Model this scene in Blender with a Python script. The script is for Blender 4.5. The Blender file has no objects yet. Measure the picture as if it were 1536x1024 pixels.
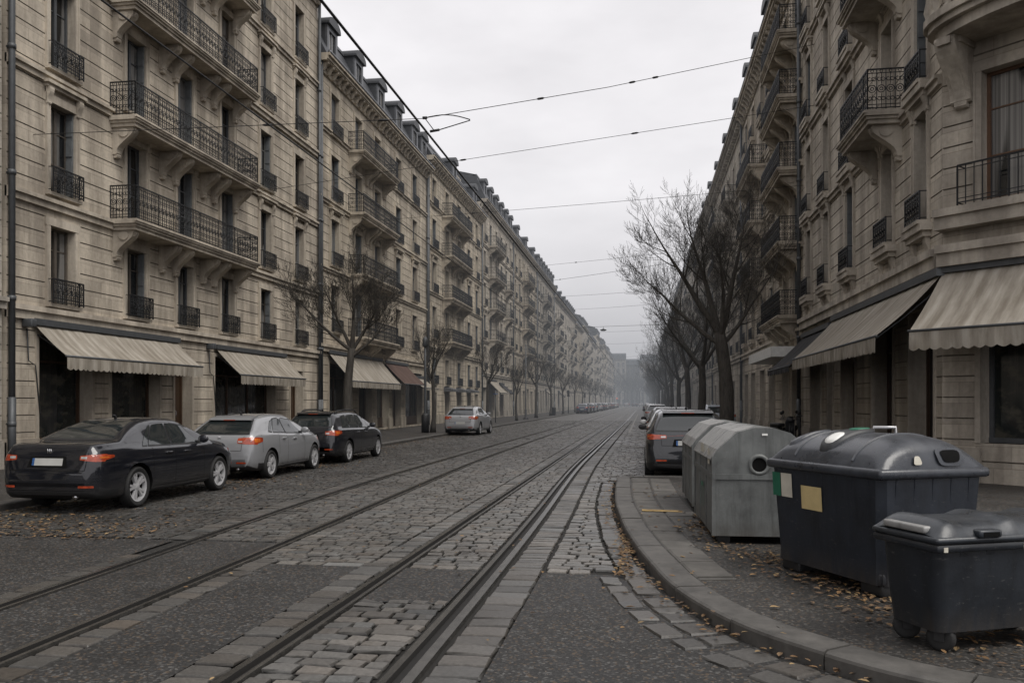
import bpy, bmesh, math, random
import numpy as np
from mathutils import Vector, Matrix
from mathutils.bvhtree import BVHTree
random.seed(7); RNG = np.random.default_rng(7)
PI = math.pi
scene = bpy.context.scene
COL = scene.collection
I4 = Matrix.Identity(4)

# ------------------------------------------------------------------ helpers
def tag(o, label=None, cat=None, group=None, kind=None):
    if label: o['label'] = label
    if cat: o['category'] = cat
    if group: o['group'] = group
    if kind: o['kind'] = kind
    return o
def empty(name, loc=(0, 0, 0), rz=0.0, parent=None):
    o = bpy.data.objects.new(name, None); COL.objects.link(o)
    o.location = loc; o.rotation_euler = (0, 0, rz); o.empty_display_size = .2
    if parent: o.parent = parent
    return o
def link(name, mesh, parent=None, M=None, color=None):
    o = bpy.data.objects.new(name, mesh); COL.objects.link(o)
    if parent: o.parent = parent
    if M is not None: o.matrix_local = M
    if color: o.color = (color[0], color[1], color[2], 1)
    return o
def copy_tree(o, parent=None):
    c = o.copy(); COL.objects.link(c)
    if parent is not None:
        c.parent = parent; c.matrix_parent_inverse = o.matrix_parent_inverse.copy()
    for ch in KIDS.get(o.name, []): copy_tree(ch, c)
    return c
KIDS = {}
def index_children():
    KIDS.clear()
    for o in bpy.data.objects:
        if o.parent: KIDS.setdefault(o.parent.name, []).append(o)
def T(x, y, z): return Matrix.Translation((x, y, z))
def RZ(a): return Matrix.Rotation(a, 4, 'Z')

class MB:
    def __init__(s): s.v = []; s.f = []; s.m = []; s.sm = []
    def add(s, vs, fs, m=0, sm=False, M=None):
        b = len(s.v)
        if M is not None: vs = [tuple(M @ Vector(p)) for p in vs]
        s.v.extend(vs)
        for f in fs: s.f.append(tuple(b + i for i in f)); s.m.append(m); s.sm.append(sm)
    def box(s, x0, x1, y0, y1, z0, z1, m=0, M=None):
        s.add([(x0,y0,z0),(x1,y0,z0),(x1,y1,z0),(x0,y1,z0),(x0,y0,z1),(x1,y0,z1),(x1,y1,z1),(x0,y1,z1)],
              [(0,3,2,1),(4,5,6,7),(0,1,5,4),(1,2,6,5),(2,3,7,6),(3,0,4,7)], m, False, M)
    def bbox(s, x0, x1, y0, y1, z0, z1, b=.02, m=0, M=None):
        bm = bmesh.new(); bmesh.ops.create_cube(bm, size=1)
        for v in bm.verts:
            v.co = ((x0+x1)/2+v.co.x*(x1-x0), (y0+y1)/2+v.co.y*(y1-y0), (z0+z1)/2+v.co.z*(z1-z0))
        bmesh.ops.bevel(bm, geom=list(bm.edges), offset=b, segments=2, affect='EDGES', profile=.5)
        s.bm(bm, m, True, M)
    def bm(s, bm, m=0, sm=False, M=None):
        bm.verts.index_update()
        s.add([tuple(v.co) for v in bm.verts], [tuple(v.index for v in f.verts) for f in bm.faces], m, sm, M); bm.free()
    def quad(s, a, b, c, d, m=0): s.add([a, b, c, d], [(0,1,2,3)], m)
    def prism(s, prof, axis, a0, a1, m=0, sm=False, M=None):
        """closed 2-D profile extruded along axis 'x','y','z'; profile in the two others (cyclic order kept)"""
        n = len(prof)
        if axis == 'y': P = lambda p, a: (p[0], a, p[1])
        elif axis == 'x': P = lambda p, a: (a, p[0], p[1])
        else: P = lambda p, a: (p[0], p[1], a)
        vs = [P(p, a0) for p in prof] + [P(p, a1) for p in prof]
        fs = [(i, (i+1) % n, n+(i+1) % n, n+i) for i in range(n)]
        s.add(vs, fs, m, sm, M)
        b = len(s.v) - 2*n
        s.f.append(tuple(b+i for i in range(n))[::-1]); s.m.append(m); s.sm.append(False)
        s.f.append(tuple(b+n+i for i in range(n))); s.m.append(m); s.sm.append(False)
    def tube(s, pts, r, n=4, m=0, sm=True, cap=True, M=None):
        pts = [Vector(p) for p in pts]; k = len(pts)
        rs = r if isinstance(r, (list, tuple)) else [r]*k
        vs = []; up = None
        for i in range(k):
            d = (pts[min(i+1, k-1)] - pts[max(i-1, 0)])
            if d.length < 1e-9: d = Vector((0, 0, 1))
            d.normalize()
            if up is None:
                a = Vector((0, 0, 1)) if abs(d.z) < .9 else Vector((1, 0, 0))
                up = (a - d*a.dot(d)).normalized()
            else:
                up = up - d*up.dot(d)
                up = up.normalized() if up.length > 1e-6 else d.orthogonal().normalized()
            w = d.cross(up)
            for j in range(n):
                t = 2*PI*j/n + PI/4
                vs.append(tuple(pts[i] + (up*math.cos(t) + w*math.sin(t))*rs[i]))
        fs = [(i*n+j, i*n+(j+1) % n, (i+1)*n+(j+1) % n, (i+1)*n+j) for i in range(k-1) for j in range(n)]
        if cap: fs += [tuple(range(n))[::-1], tuple((k-1)*n+j for j in range(n))]
        s.add(vs, fs, m, sm, M)
    def lathe(s, prof, n=24, axis='z', m=0, sm=True, M=None):
        vs = []
        for r, z in prof:
            for j in range(n):
                t = 2*PI*j/n; c, q = r*math.cos(t), r*math.sin(t)
                vs.append((c, q, z) if axis == 'z' else (z, c, q) if axis == 'x' else (c, z, q))
        k = len(prof)
        fs = [(i*n+j, i*n+(j+1) % n, (i+1)*n+(j+1) % n, (i+1)*n+j) for i in range(k-1) for j in range(n)]
        s.add(vs, fs, m, sm, M)
    def mesh(s, name, mats, sharp=None):
        me = bpy.data.meshes.new(name)
        me.from_pydata(s.v, [], s.f)
        for q in mats: me.materials.append(q)
        me.polygons.foreach_set('material_index', s.m)
        me.polygons.foreach_set('use_smooth', s.sm)
        if sharp: me.set_sharp_from_angle(angle=math.radians(sharp))
        me.update()
        return me
    def build(s, name, mats, parent=None, M=None, color=None, sharp=None):
        if not isinstance(mats, (list, tuple)): mats = [mats]
        return link(name, s.mesh(name, mats, sharp), parent, M, color)

def recalc(me):
    bm = bmesh.new(); bm.from_mesh(me); bmesh.ops.recalc_face_normals(bm, faces=bm.faces); bm.to_mesh(me); bm.free()

# ------------------------------------------------------------------ materials
class NT:
    def __init__(s, name):
        s.mat = bpy.data.materials.new(name); s.mat.use_nodes = True
        s.t = s.mat.node_tree; s.n = s.t.nodes; s.b = s.n['Principled BSDF']
    def new(s, ty, **kw):
        n = s.n.new(ty)
        for k, v in kw.items():
            if k.startswith('i_'):
                key = k[2:]; key = int(key) if key.isdigit() else key.replace('_', ' ')
                if isinstance(v, bpy.types.NodeSocket): s.t.links.new(v, n.inputs[key])
                else: n.inputs[key].default_value = v
            else: setattr(n, k, v)
        return n
    def set(s, **kw):
        for k, v in kw.items():
            key = k.replace('_', ' ')
            if isinstance(v, bpy.types.NodeSocket): s.t.links.new(v, s.b.inputs[key])
            else: s.b.inputs[key].default_value = v
    def noise(s, vec, scale, detail=3, rough=.55, **kw):
        return s.new('ShaderNodeTexNoise', i_Vector=vec, i_Scale=scale, i_Detail=detail, i_Roughness=rough, **kw).outputs['Fac']
    def ramp(s, fac, stops):
        n = s.new('ShaderNodeValToRGB', i_Fac=fac); e = n.color_ramp.elements
        while len(e) < len(stops): e.new(.5)
        for q, (p, c) in zip(e, stops):
            q.position = p; q.color = (c, c, c, 1) if isinstance(c, (int, float)) else (*c, 1)
        return n.outputs['Color']
    def mix(s, fac, a, b, mode='MIX'):
        n = s.new('ShaderNodeMix', data_type='RGBA', blend_type=mode)
        for k, v in ((0, fac), (6, a), (7, b)):
            if isinstance(v, bpy.types.NodeSocket): s.t.links.new(v, n.inputs[k])
            else: n.inputs[k].default_value = v if k == 0 else ((v, v, v, 1) if isinstance(v, (int, float)) else (*v, 1))
        return n.outputs[2]
    def math(s, op, a, b=0.0, c=None):
        n = s.new('ShaderNodeMath', operation=op)
        for k, v in ((0, a), (1, b), (2, c)):
            if v is None: continue
            if isinstance(v, bpy.types.NodeSocket): s.t.links.new(v, n.inputs[k])
            else: n.inputs[k].default_value = v
        return n.outputs[0]
    def pos(s): return s.new('ShaderNodeNewGeometry').outputs['Position']
    def obj(s): return s.new('ShaderNodeTexCoord').outputs['Object']
    def mapv(s, vec, scale=(1, 1, 1), loc=(0, 0, 0)):
        return s.new('ShaderNodeMapping', i_Vector=vec, i_Scale=scale, i_Location=loc).outputs[0]
    def info(s): return s.new('ShaderNodeObjectInfo')
    def bump(s, h, strength=.3, dist=.02):
        return s.new('ShaderNodeBump', i_Height=h, i_Strength=strength, i_Distance=dist).outputs[0]

COURSE = .42
def m_stone(name, blocks=True, dark=1.0):
    q = NT(name); p = q.pos(); info = q.info()
    sep = q.new('ShaderNodeSeparateXYZ', i_Vector=p)
    u = q.math('SUBTRACT', sep.outputs[1], sep.outputs[0])
    base = q.mix(1, (.60*dark, .545*dark, .458*dark), info.outputs['Color'], 'MULTIPLY')
    big = q.noise(p, .35, 4); fine = q.noise(p, 9, 5, .65)
    streak = q.noise(q.mapv(p, (1.6, 1.6, .22)), 1.0, 5, .6)
    c = q.mix(q.ramp(big, [(.3, .0), (.75, .35)]), base, (.42*dark, .375*dark, .315*dark))
    c = q.mix(q.ramp(streak, [(.40, .8), (.62, 0.)]), c, q.mix(1, c, (.50, .49, .49), 'MULTIPLY'))
    c = q.mix(1, c, q.ramp(fine, [(.25, .8), (.7, 1.06)]), 'MULTIPLY')
    h = fine
    if blocks:
        v = q.new('ShaderNodeCombineXYZ', i_X=u, i_Y=sep.outputs[2])
        br = q.new('ShaderNodeTexBrick', i_Vector=v.outputs[0], i_Scale=1.0, i_Color1=(.70, .695, .69, 1), i_Color2=(1.08, 1.07, 1.05, 1),
                   i_Mortar=(.5, .48, .46, 1), i_Mortar_Size=.007, i_Mortar_Smooth=.3, i_Bias=.1, i_Brick_Width=.93, i_Row_Height=COURSE)
        c = q.mix(.75, c, q.mix(1, c, br.outputs['Color'], 'MULTIPLY'))
    q.set(Base_Color=c, Roughness=.88, Normal=q.bump(h, .35, .015)); q.b.inputs['Specular IOR Level'].default_value = .25
    return q.mat
def m_plain(name, col, rough=.6, metal=0., noise=.25, scale=6., bump=0., spec=.5, use_obj_color=False, coat=0.):
    q = NT(name); p = q.pos()
    c = (*col, 1)
    if use_obj_color: c = q.info().outputs['Color']
    n = q.noise(p, scale, 4, .6)
    mod = q.ramp(n, [(.25, 1-noise), (.75, 1+noise*.5)])
    if use_obj_color: cc = q.mix(1, c, mod, 'MULTIPLY')
    else: cc = q.mix(1, col, mod, 'MULTIPLY')
    q.set(Base_Color=cc, Roughness=rough, Metallic=metal); q.b.inputs['Specular IOR Level'].default_value = spec
    if bump: q.set(Normal=q.bump(n, bump, .01))
    if coat: q.b.inputs['Coat Weight'].default_value = coat; q.b.inputs['Coat Roughness'].default_value = .06
    return q.mat
def m_pane(name, tint=(.010, .011, .012), cur=.26, rough=.06, shop=False):
    q = NT(name); o = q.obj(); info = q.info()
    sep = q.new('ShaderNodeSeparateXYZ', i_Vector=o)
    r = q.math('MULTIPLY', info.outputs['Random'], 37.)
    vec = q.new('ShaderNodeCombineXYZ', i_X=q.math('MULTIPLY', sep.outputs[1], 2.3), i_Y=r, i_Z=q.math('MULTIPLY', sep.outputs[2], .25))
    n = q.noise(vec.outputs[0], 1.0, 1, .4)
    fold = q.noise(q.new('ShaderNodeCombineXYZ', i_X=q.math('MULTIPLY', sep.outputs[1], 26.), i_Y=r).outputs[0], 1., 1)
    f = q.math('MULTIPLY', q.ramp(n, [(.47, 0.), (.53, 1.)]), q.ramp(fold, [(.3, .35), (.7, 1.)]))
    c = q.mix(f, tint, (cur, cur*.97, cur*.92))
    c = q.mix(q.ramp(q.noise(q.mapv(o, (1, 1.1, 1.6), (0, 3, 0)), 2.3, 3, .6), [(.5, 0.), (.66, .8 if shop else 0.)]), c, (.075, .07, .055))
    q.set(Base_Color=c, Roughness=rough, Normal=q.bump(q.noise(o, 1.7, 1), .09, .05)); q.b.inputs['Specular IOR Level'].default_value = .5
    return q.mat
def m_glass(name, tint):
    q = NT(name); q.set(Base_Color=(*tint, 1), Roughness=.04); q.b.inputs['Specular IOR Level'].default_value = 1.
    return q.mat
def m_paint(name):
    q = NT(name); p = q.obj(); c = q.info().outputs['Color']
    d = q.noise(p, 3.5, 4, .6)
    low = q.new('ShaderNodeSeparateXYZ', i_Vector=p).outputs[2]
    dirt = q.math('MULTIPLY', q.ramp(low, [(.2, .8), (.5, .03)]), q.ramp(d, [(.3, .25), (.7, .8)]))
    cc = q.mix(dirt, c, (.075, .068, .06))
    q.set(Base_Color=cc, Metallic=.2, Roughness=q.math('ADD', q.math('MULTIPLY', dirt, .5), .36))
    q.b.inputs['Specular IOR Level'].default_value = .15; q.b.inputs['Coat Weight'].default_value = 1.; q.b.inputs['Coat Roughness'].default_value = .035; q.b.inputs['Coat IOR'].default_value = 1.6
    return q.mat
def m_awning(name, c1, c2):
    q = NT(name); o = q.obj()
    sep = q.new('ShaderNodeSeparateXYZ', i_Vector=o)
    st = q.math('SINE', q.math('MULTIPLY', sep.outputs[1], 22.))
    st = q.ramp(q.math('ADD', q.math('MULTIPLY', st, .5), .5), [(.35, 0.), (.65, 1.)])
    c = q.mix(st, c1, c2)
    stain = q.noise(q.mapv(o, (.7, 3.2, .7)), 1.3, 5, .65)
    c = q.mix(q.ramp(stain, [(.36, .8), (.66, 0.)]), c, q.mix(1, c, (.50, .47, .43), 'MULTIPLY'))
    rust = q.noise(o, 1.6, 4, .6)
    c = q.mix(q.ramp(rust, [(.69, 0.), (.78, .5)]), c, (.26, .15, .07))
    sag = q.noise(q.mapv(o, (.8, 2.2, .8)), 1.2, 2)
    q.set(Base_Color=c, Roughness=.9, Normal=q.bump(sag, .5, .08)); q.b.inputs['Specular IOR Level'].default_value = .2
    return q.mat
def m_setts(name):
    q = NT(name); p = q.pos()
    a = q.new('ShaderNodeAttribute', attribute_name='Col').outputs['Color']
    n = q.noise(p, 30, 4, .65); n2 = q.noise(p, .5, 3)
    c = q.mix(1, a, q.ramp(n, [(.25, .62), (.75, 1.25)]), 'MULTIPLY')
    c = q.mix(1, c, q.ramp(n2, [(.3, .75), (.7, 1.15)]), 'MULTIPLY')
    q.set(Base_Color=c, Roughness=q.ramp(n2, [(.3, .33), (.7, .52)]), Normal=q.bump(n, .5, .006)); q.b.inputs['Specular IOR Level'].default_value = .45
    return q.mat
def m_asphalt(name, base=.05, speck=.6, tint=(1, .97, .93)):
    q = NT(name); p = q.pos()
    vo = q.new('ShaderNodeTexVoronoi', i_Vector=p, i_Scale=55.).outputs['Color']
    s = q.new('ShaderNodeSeparateXYZ', i_Vector=vo)
    sp = q.ramp(s.outputs[0], [(.0, .55), (.55, .85), (.86, 1.5), (.97, 3.6)])
    n = q.noise(p, 1.1, 5, .6); n3 = q.noise(p, 14, 3)
    c = q.mix(1, tuple(base*t for t in tint), sp, 'MULTIPLY')
    c = q.mix(speck, tuple(base*t for t in tint), c)
    c = q.mix(1, c, q.ramp(n, [(.3, .65), (.7, 1.2)]), 'MULTIPLY')
    c = q.mix(q.math('MULTIPLY', q.ramp(s.outputs[1], [(.9, 0.), (.93, .5)]), .7), c, (.16, .105, .06))
    q.set(Base_Color=c, Roughness=q.ramp(n, [(.3, .55), (.7, .75)]), Normal=q.bump(q.mix(.5, s.outputs[2], n3), .6, .008)); q.b.inputs['Specular IOR Level'].default_value = .4
    return q.mat
def m_farroad(name):
    q = NT(name); p = q.pos()
    br = q.new('ShaderNodeTexBrick', i_Vector=p, i_Scale=1., i_Color1=(.085, .08, .074, 1), i_Color2=(.14, .132, .122, 1), i_Mortar=(.035, .032, .03, 1),
               i_Mortar_Size=.012, i_Brick_Width=.24, i_Row_Height=.16)
    n = q.noise(p, .4, 4)
    c = q.mix(1, br.outputs['Color'], q.ramp(n, [(.3, .75), (.7, 1.15)]), 'MULTIPLY')
    q.set(Base_Color=c, Roughness=.55); return q.mat
def m_bark(name, light=1.):
    q = NT(name); o = q.obj()
    n = q.noise(q.mapv(o, (5, 5, 1.1)), 3, 5, .65); n2 = q.noise(o, 1.3, 3)
    c = q.mix(n2, (.05*light, .044*light, .037*light), (.085*light, .076*light, .064*light))
    c = q.mix(1, c, q.ramp(n, [(.3, .45), (.7, 1.3)]), 'MULTIPLY')
    q.set(Base_Color=c, Roughness=.9, Normal=q.bump(n, .8, .03)); return q.mat

def m_bin(name, col, rough=.42, dust=(.16, .155, .145), amt=.35, metal=0., rust=0.):
    q = NT(name); p = q.pos(); geo = q.new('ShaderNodeNewGeometry')
    up = q.math('MAXIMUM', q.new('ShaderNodeSeparateXYZ', i_Vector=geo.outputs['Normal']).outputs[2], 0.)
    a = q.noise(p, 3.2, 6, .68); st = q.noise(q.mapv(p, (9, 9, .9)), 1.4, 5, .62); sc = q.noise(q.mapv(p, (3, 3, 14)), 4., 4, .75); fi = q.noise(p, 45, 3, .6)
    c = q.mix(1, col, q.ramp(a, [(.25, .55), (.75, 1.35)]), 'MULTIPLY')
    c = q.mix(q.ramp(st, [(.5, 0.), (.68, .5)]), c, tuple(k*.35 for k in col))
    c = q.mix(q.ramp(sc, [(.62, 0.), (.7, .35)]), c, dust)
    c = q.mix(q.math('MULTIPLY', q.math('MULTIPLY', up, amt), q.ramp(a, [(.3, .3), (.7, 1.)])), c, dust)
    low = q.new('ShaderNodeSeparateXYZ', i_Vector=p).outputs[2]
    c = q.mix(q.math('MULTIPLY', q.ramp(low, [(.1, .75), (.42, 0.)]), q.ramp(st, [(.35, .2), (.65, 1.)])), c, (.075, .064, .052))
    if rust: c = q.mix(q.ramp(q.noise(p, 5.5, 5, .7), [(.66, 0.), (.74, rust)]), c, (.10, .055, .03))
    q.set(Base_Color=c, Metallic=metal, Roughness=q.ramp(a, [(.3, rough-.08), (.7, rough+.16)]), Normal=q.bump(q.mix(.4, a, fi), .16, .012))
    return q.mat
M = {}
M['stone'] = m_stone('weathered limestone')
M['joint'] = m_plain('dirty joint', (.235, .21, .175), .95, noise=.3)
M['trim'] = m_stone('smooth limestone trim', False, .94)
M['plinth'] = m_stone('grey plinth stone', False, .78)
M['iron'] = m_plain('black wrought iron', (.016, .017, .019), .5, .3)
M['frame'] = m_plain('window paint', (.1, .1, .1), .5, use_obj_color=True)
M['pane'] = m_pane('window glass')
M['shopglass'] = m_pane('shop glass', (.012, .016, .016), .05, .08, True)
M['slate'] = m_plain('slate roof', (.045, .048, .054), .55, noise=.45, scale=3.)
M['zinc'] = m_plain('grey zinc', (.13, .135, .145), .45, .4, .35, 3.)
M['pipe'] = m_plain('grey painted pipe', (.075, .08, .085), .5, .2)
M['lead'] = m_plain('dark interior', (.008, .008, .008), .9, spec=.08)
M['wood'] = m_plain('dark varnished wood', (.055, .03, .017), .4, 0, .4, 8.)
M['awn_cream'] = m_awning('cream canvas', (.39, .36, .31), (.33, .30, .255))
M['awn_dark'] = m_awning('charcoal canvas', (.055, .055, .058), (.045, .045, .048))
M['awn_brown'] = m_awning('brown canvas', (.13, .085, .07), (.11, .072, .06))
M['setts'] = m_setts('granite setts')
M['asphalt'] = m_asphalt('road asphalt', .026, 1.)
M['paving'] = m_asphalt('pavement asphalt', .034, .8, (1, .94, .86))
M['soil'] = m_plain('joint soil', (.012, .011, .009), .9, noise=.5, scale=20.)
M['farroad'] = m_farroad('distant setts')
M['steel'] = m_plain('worn rail steel', (.14, .135, .125), .24, .75, .35, 9.)
M['groove'] = m_plain('rail groove dirt and shade', (.010, .009, .008), .85)  # near-black dirt colour also stands in for the shade of a deep groove
M['kerb'] = m_plain('granite kerb', (.085, .08, .073), .65, noise=.55, scale=5., bump=.25)
M['slab'] = m_plain('pavement slabs', (.10, .094, .085), .75, noise=.55, scale=3., bump=.2)
M['bark'] = m_bark('bark', .85); M['twig'] = m_bark('twig bark', .95)
M['paint'] = m_paint('car paint')
M['glass'] = m_glass('car glass', (.016, .02, .021))
M['rubber'] = m_plain('tyre rubber', (.014, .014, .014), .75, noise=.4)
M['plastic'] = m_plain('black plastic', (.016, .016, .017), .55)
M['alloy'] = m_plain('alloy rim', (.5, .5, .51), .3, .35, .12)
M['chrome'] = m_plain('chrome trim', (.55, .55, .56), .15, 1., .05)
M['lamp'] = m_plain('tail lamp', (.36, .05, .016), .12, coat=1., noise=.5, scale=14.)
M['amber'] = m_plain('amber lamp', (.55, .13, .02), .15, coat=1., noise=.4, scale=14.)
M['clear'] = m_plain('clear lamp', (.5, .5, .5), .1, .3, coat=1.)
M['plate'] = m_plain('number plate', (.42, .42, .4), .5, noise=.12)
M['plate_y'] = m_plain('yellowed plate', (.32, .27, .13), .5, noise=.25)
M['blue'] = m_plain('blue band', (.02, .09, .26), .5)
M['bin_dark'] = m_bin('dark blue grey plastic', (.012, .016, .024))
M['bin_lid'] = m_bin('lid plastic', (.036, .041, .051), .27, (.17, .17, .17), .22)
M['bin_black'] = m_bin('black bin plastic', (.009, .012, .017))
M['bin_blacklid'] = m_bin('bin lid plastic', (.022, .027, .034), .3, (.14, .14, .14), .2)
M['bin_grey'] = m_bin('grey painted metal', (.125, .132, .13), .5, (.2, .195, .18), .3, .1, .5)
M['bin_top'] = m_bin('pale metal flaps', (.30, .30, .295), .45, (.2, .19, .17), .3, .2, .4)
M['sticker_y'] = m_plain('yellow sticker', (.60, .47, .23), .6, noise=.25, scale=5.)
M['sticker_w'] = m_plain('cream sticker', (.56, .53, .45), .6, noise=.2, scale=6.)
M['sticker_g'] = m_plain('green sticker', (.015, .13, .075), .5, noise=.2)
M['white'] = m_plain('white pad', (.75, .75, .72), .4, noise=.15)
M['mark'] = m_plain('worn road paint', (.30, .29, .27), .7, noise=.5, scale=6.)
M['mark_y'] = m_plain('worn yellow paint', (.30, .20, .07), .7, noise=.5, scale=12.)
M['leaf'] = None
q = NT('dry leaves'); a = q.new('ShaderNodeAttribute', attribute_name='Col').outputs['Color']; q.set(Base_Color=a, Roughness=.7); M['leaf'] = q.mat
M['wire'] = m_plain('black cable', (.012, .012, .013), .6)
M['cloth'] = m_plain('dark clothing', (.015, .016, .02), .9); M['skin'] = m_plain('skin', (.32, .2, .14), .6)
q = NT('signal glow'); q.set(Base_Color=(.3, .02, .01, 1), Emission_Color=(1, .12, .04, 1), Emission_Strength=2.5); M['glow'] = q.mat
# ------------------------------------------------------------------ buildings
CACHE = {}
def cached(key, fn):
    if key not in CACHE: CACHE[key] = fn()
    return CACHE[key]

def scroll(mb, c, r, horiz, m=0, n=7, t=.011, turns=1.0, ph=0.0, ax=None):
    pts = []
    for i in range(n+1):
        a = ph + 2*PI*turns*i/n
        pts.append((c[0] + ax[0]*r*math.cos(a), c[1] + ax[1]*r*math.cos(a), c[2] + r*math.sin(a)))
    mb.tube(pts, t, 3, m, True, False)

def rail_run(mb, p0, p1, H, lvl, pitch=.12):
    """ornate iron railing from p0 to p1 (xy), standing at z=0"""
    p0 = Vector((p0[0], p0[1], 0)); p1 = Vector((p1[0], p1[1], 0)); L = (p1-p0).length
    d = (p1-p0).normalized(); ax = (d.x, d.y)
    for z, r in ((H, .022), (H-.09, .011), (.13, .011), (.05, .015)):
        mb.tube([p0 + Vector((0,0,z)), p1 + Vector((0,0,z))], r, 4, 0, False)
    if lvl >= 2: pitch *= 1.55
    n = max(2, round(L/pitch)); st = L/n
    for i in range(n+1):
        q = p0 + d*(st*i)
        big = (i % 6 == 0) or i == n
        mb.tube([q + Vector((0,0,.0)), q + Vector((0,0,H))], .02 if big else .0115, 4, 0, False, False)
        if lvl >= 2 and i < n:
            c = q + d*(st*.5); R_ = st*.43
            scroll(mb, (c.x, c.y, H*.52), R_, True, ax=ax, n=9, t=.0125)
            scroll(mb, (c.x, c.y, H*.52), R_*.45, True, ax=ax, n=6, t=.012)
            for zc, ph in ((.28, .25*PI), (.76, .75*PI)):
                for e in (-1, 1):
                    scroll(mb, (c.x + e*d.x*R_*.5, c.y + e*d.y*R_*.5, H*zc), R_*.5, True, ax=ax, n=6, t=.0115, turns=.9, ph=ph)
            scroll(mb, (c.x, c.y, H-.045), .036, True, ax=ax, n=5, t=.01)
            mb.tube([(c.x, c.y, .05), (c.x, c.y, H*.40)], .009, 3, 0, False, False); mb.tube([(c.x, c.y, H*.64), (c.x, c.y, H-.09)], .009, 3, 0, False, False)
        elif lvl == 1 and i < n:
            c = q + d*(st*.5); scroll(mb, (c.x, c.y, H*.5), st*.45, True, ax=ax, n=5, t=.014)

def guard_mesh(w, lvl):
    def f():
        mb = MB(); H = .62; dp = .2
        rail_run(mb, (dp, -w/2-.1), (dp, w/2+.1), H, lvl if lvl else 0, .11 if lvl else .25)
        for s in (-1, 1):
            for z in (.05, H): mb.tube([(-.02, s*(w/2+.1), z), (dp, s*(w/2+.1), z)], .014, 4, 0, False)
        if lvl >= 2:   # bellied basket scroll
            for k in range(5):
                y = -w/2 + w*(k+.5)/5
                scroll(mb, (dp+.02, y, .33), .1, True, ax=(0, 1), n=8, t=.009)
        return mb.mesh('guard_railing', [M['iron']])
    return cached(('guard', round(w, 2), lvl), f)

def window_meshes(w, h, lvl):
    def f():
        fr = MB(); v0, v1 = -.27, -.20
        b = .065
        fr.box(v0, v1, -w/2, -w/2+b, 0, h); fr.box(v0, v1, w/2-b, w/2, 0, h)
        fr.box(v0, v1, -w/2+b, w/2-b, 0, b*1.3); fr.box(v0, v1, -w/2+b, w/2-b, h-b, h)
        fr.box(v0-.005, v1+.012, -.045, .045, b*1.3, h-b)
        if lvl:
            for z in (h*.36, h*.72): 
                fr.box(v0, v1-.03, -w/2+b, -.045, z-.014, z+.014); fr.box(v0, v1-.03, .045, w/2-b, z-.014, z+.014)
        pn = MB() if lvl else fr
        k = 0 if lvl else 1
        pn.add([(v0+.02, -w/2+.01, .01), (v0+.02, w/2-.01, .01), (v0+.02, w/2-.01, h-.01), (v0+.02, -w/2+.01, h-.01)], [(0,1,2,3)], k)
        if lvl: return fr.mesh('window', [M['frame']]), pn.mesh('pane', [M['pane']])
        return fr.mesh('window', [M['frame'], M['pane']]), None
    return cached(('win', round(w, 2), round(h, 2), lvl), f)
def blind_mesh(w, h, fr):
    def f():
        mb = MB(); n = int(h*fr/.06)
        for i in range(n):
            z = h - .02 - i*.06
            mb.box(-.19, -.165, -w/2+.02, w/2-.02, z-.052, z)
        mb.box(-.195, -.15, -w/2+.015, w/2-.015, h-.02-n*.06-.04, h-.02-n*.06)
        return mb.mesh('roller_blind', [M['frame']])
    return cached(('blind', round(w, 2), round(h, 2), round(fr, 1)), f)
def shutter_mesh(h):
    def f():
        mb = MB(); w = .17
        mb.box(-.21, -.02, -.02, .02, .02, h-.02)
        for k in range(4): mb.box(-.20, -.03, .02, .045, .1 + k*h*.23, .1 + k*h*.23 + h*.18)
        return mb.mesh('shutter', [M['frame']])
    return cached(('shut', round(h, 2)), f)

def console_prof(dp, hh):
    """S-scroll console profile (out, z) hanging below z=0"""
    k = min(.12, dp*.35); e = min(.1, hh*.2)
    P = [(0, 0), (dp, 0), (dp+k*.12, -e*.7)]
    for i in range(9):
        t = i/8; P.append((k+(dp-k)*(.5+.5*math.cos(PI*t**.85)), -e-(hh-e*1.6)*t))
    P += [(k*1.15, -hh+e*.4), (k*.8, -hh), (0, -hh)]
    return P
def bracket_mesh(dp, hh, lvl):
    def f():
        mb = MB(); wd = .26
        mb.prism(console_prof(dp, hh), 'y', -wd/2, wd/2, 0, False)
        if lvl:
            mb.prism([(dp*.55+.15*math.cos(t*PI/5), -.15+.13*math.sin(t*PI/5)) for t in range(10)], 'y', -wd/2-.03, wd/2+.03, 0)
            mb.prism(console_prof(dp+.03, hh*.8), 'y', -.05, .05, 0)
            mb.prism([(.05+.08*math.cos(t*PI/4), -hh-.02+.08*math.sin(t*PI/4)) for t in range(8)], 'y', -wd/2+.03, wd/2-.03, 0)
        return mb.mesh('bracket', [M['trim']])
    return cached(('brk', round(dp, 2), round(hh, 2), bool(lvl)), f)

def railing3_mesh(L, dp, lvl):
    def f():
        mb = MB(); H = .95
        rail_run(mb, (dp, 0), (dp, L), H, lvl, .125 if lvl == 2 else .2)
        rail_run(mb, (0, 0), (dp, 0), H, lvl, .14 if lvl == 2 else .25); rail_run(mb, (0, L), (dp, L), H, lvl, .14 if lvl == 2 else .25)
        return mb.mesh('railing', [M['iron']])
    return cached(('rail', round(L, 2), round(dp, 2), lvl), f)

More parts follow.
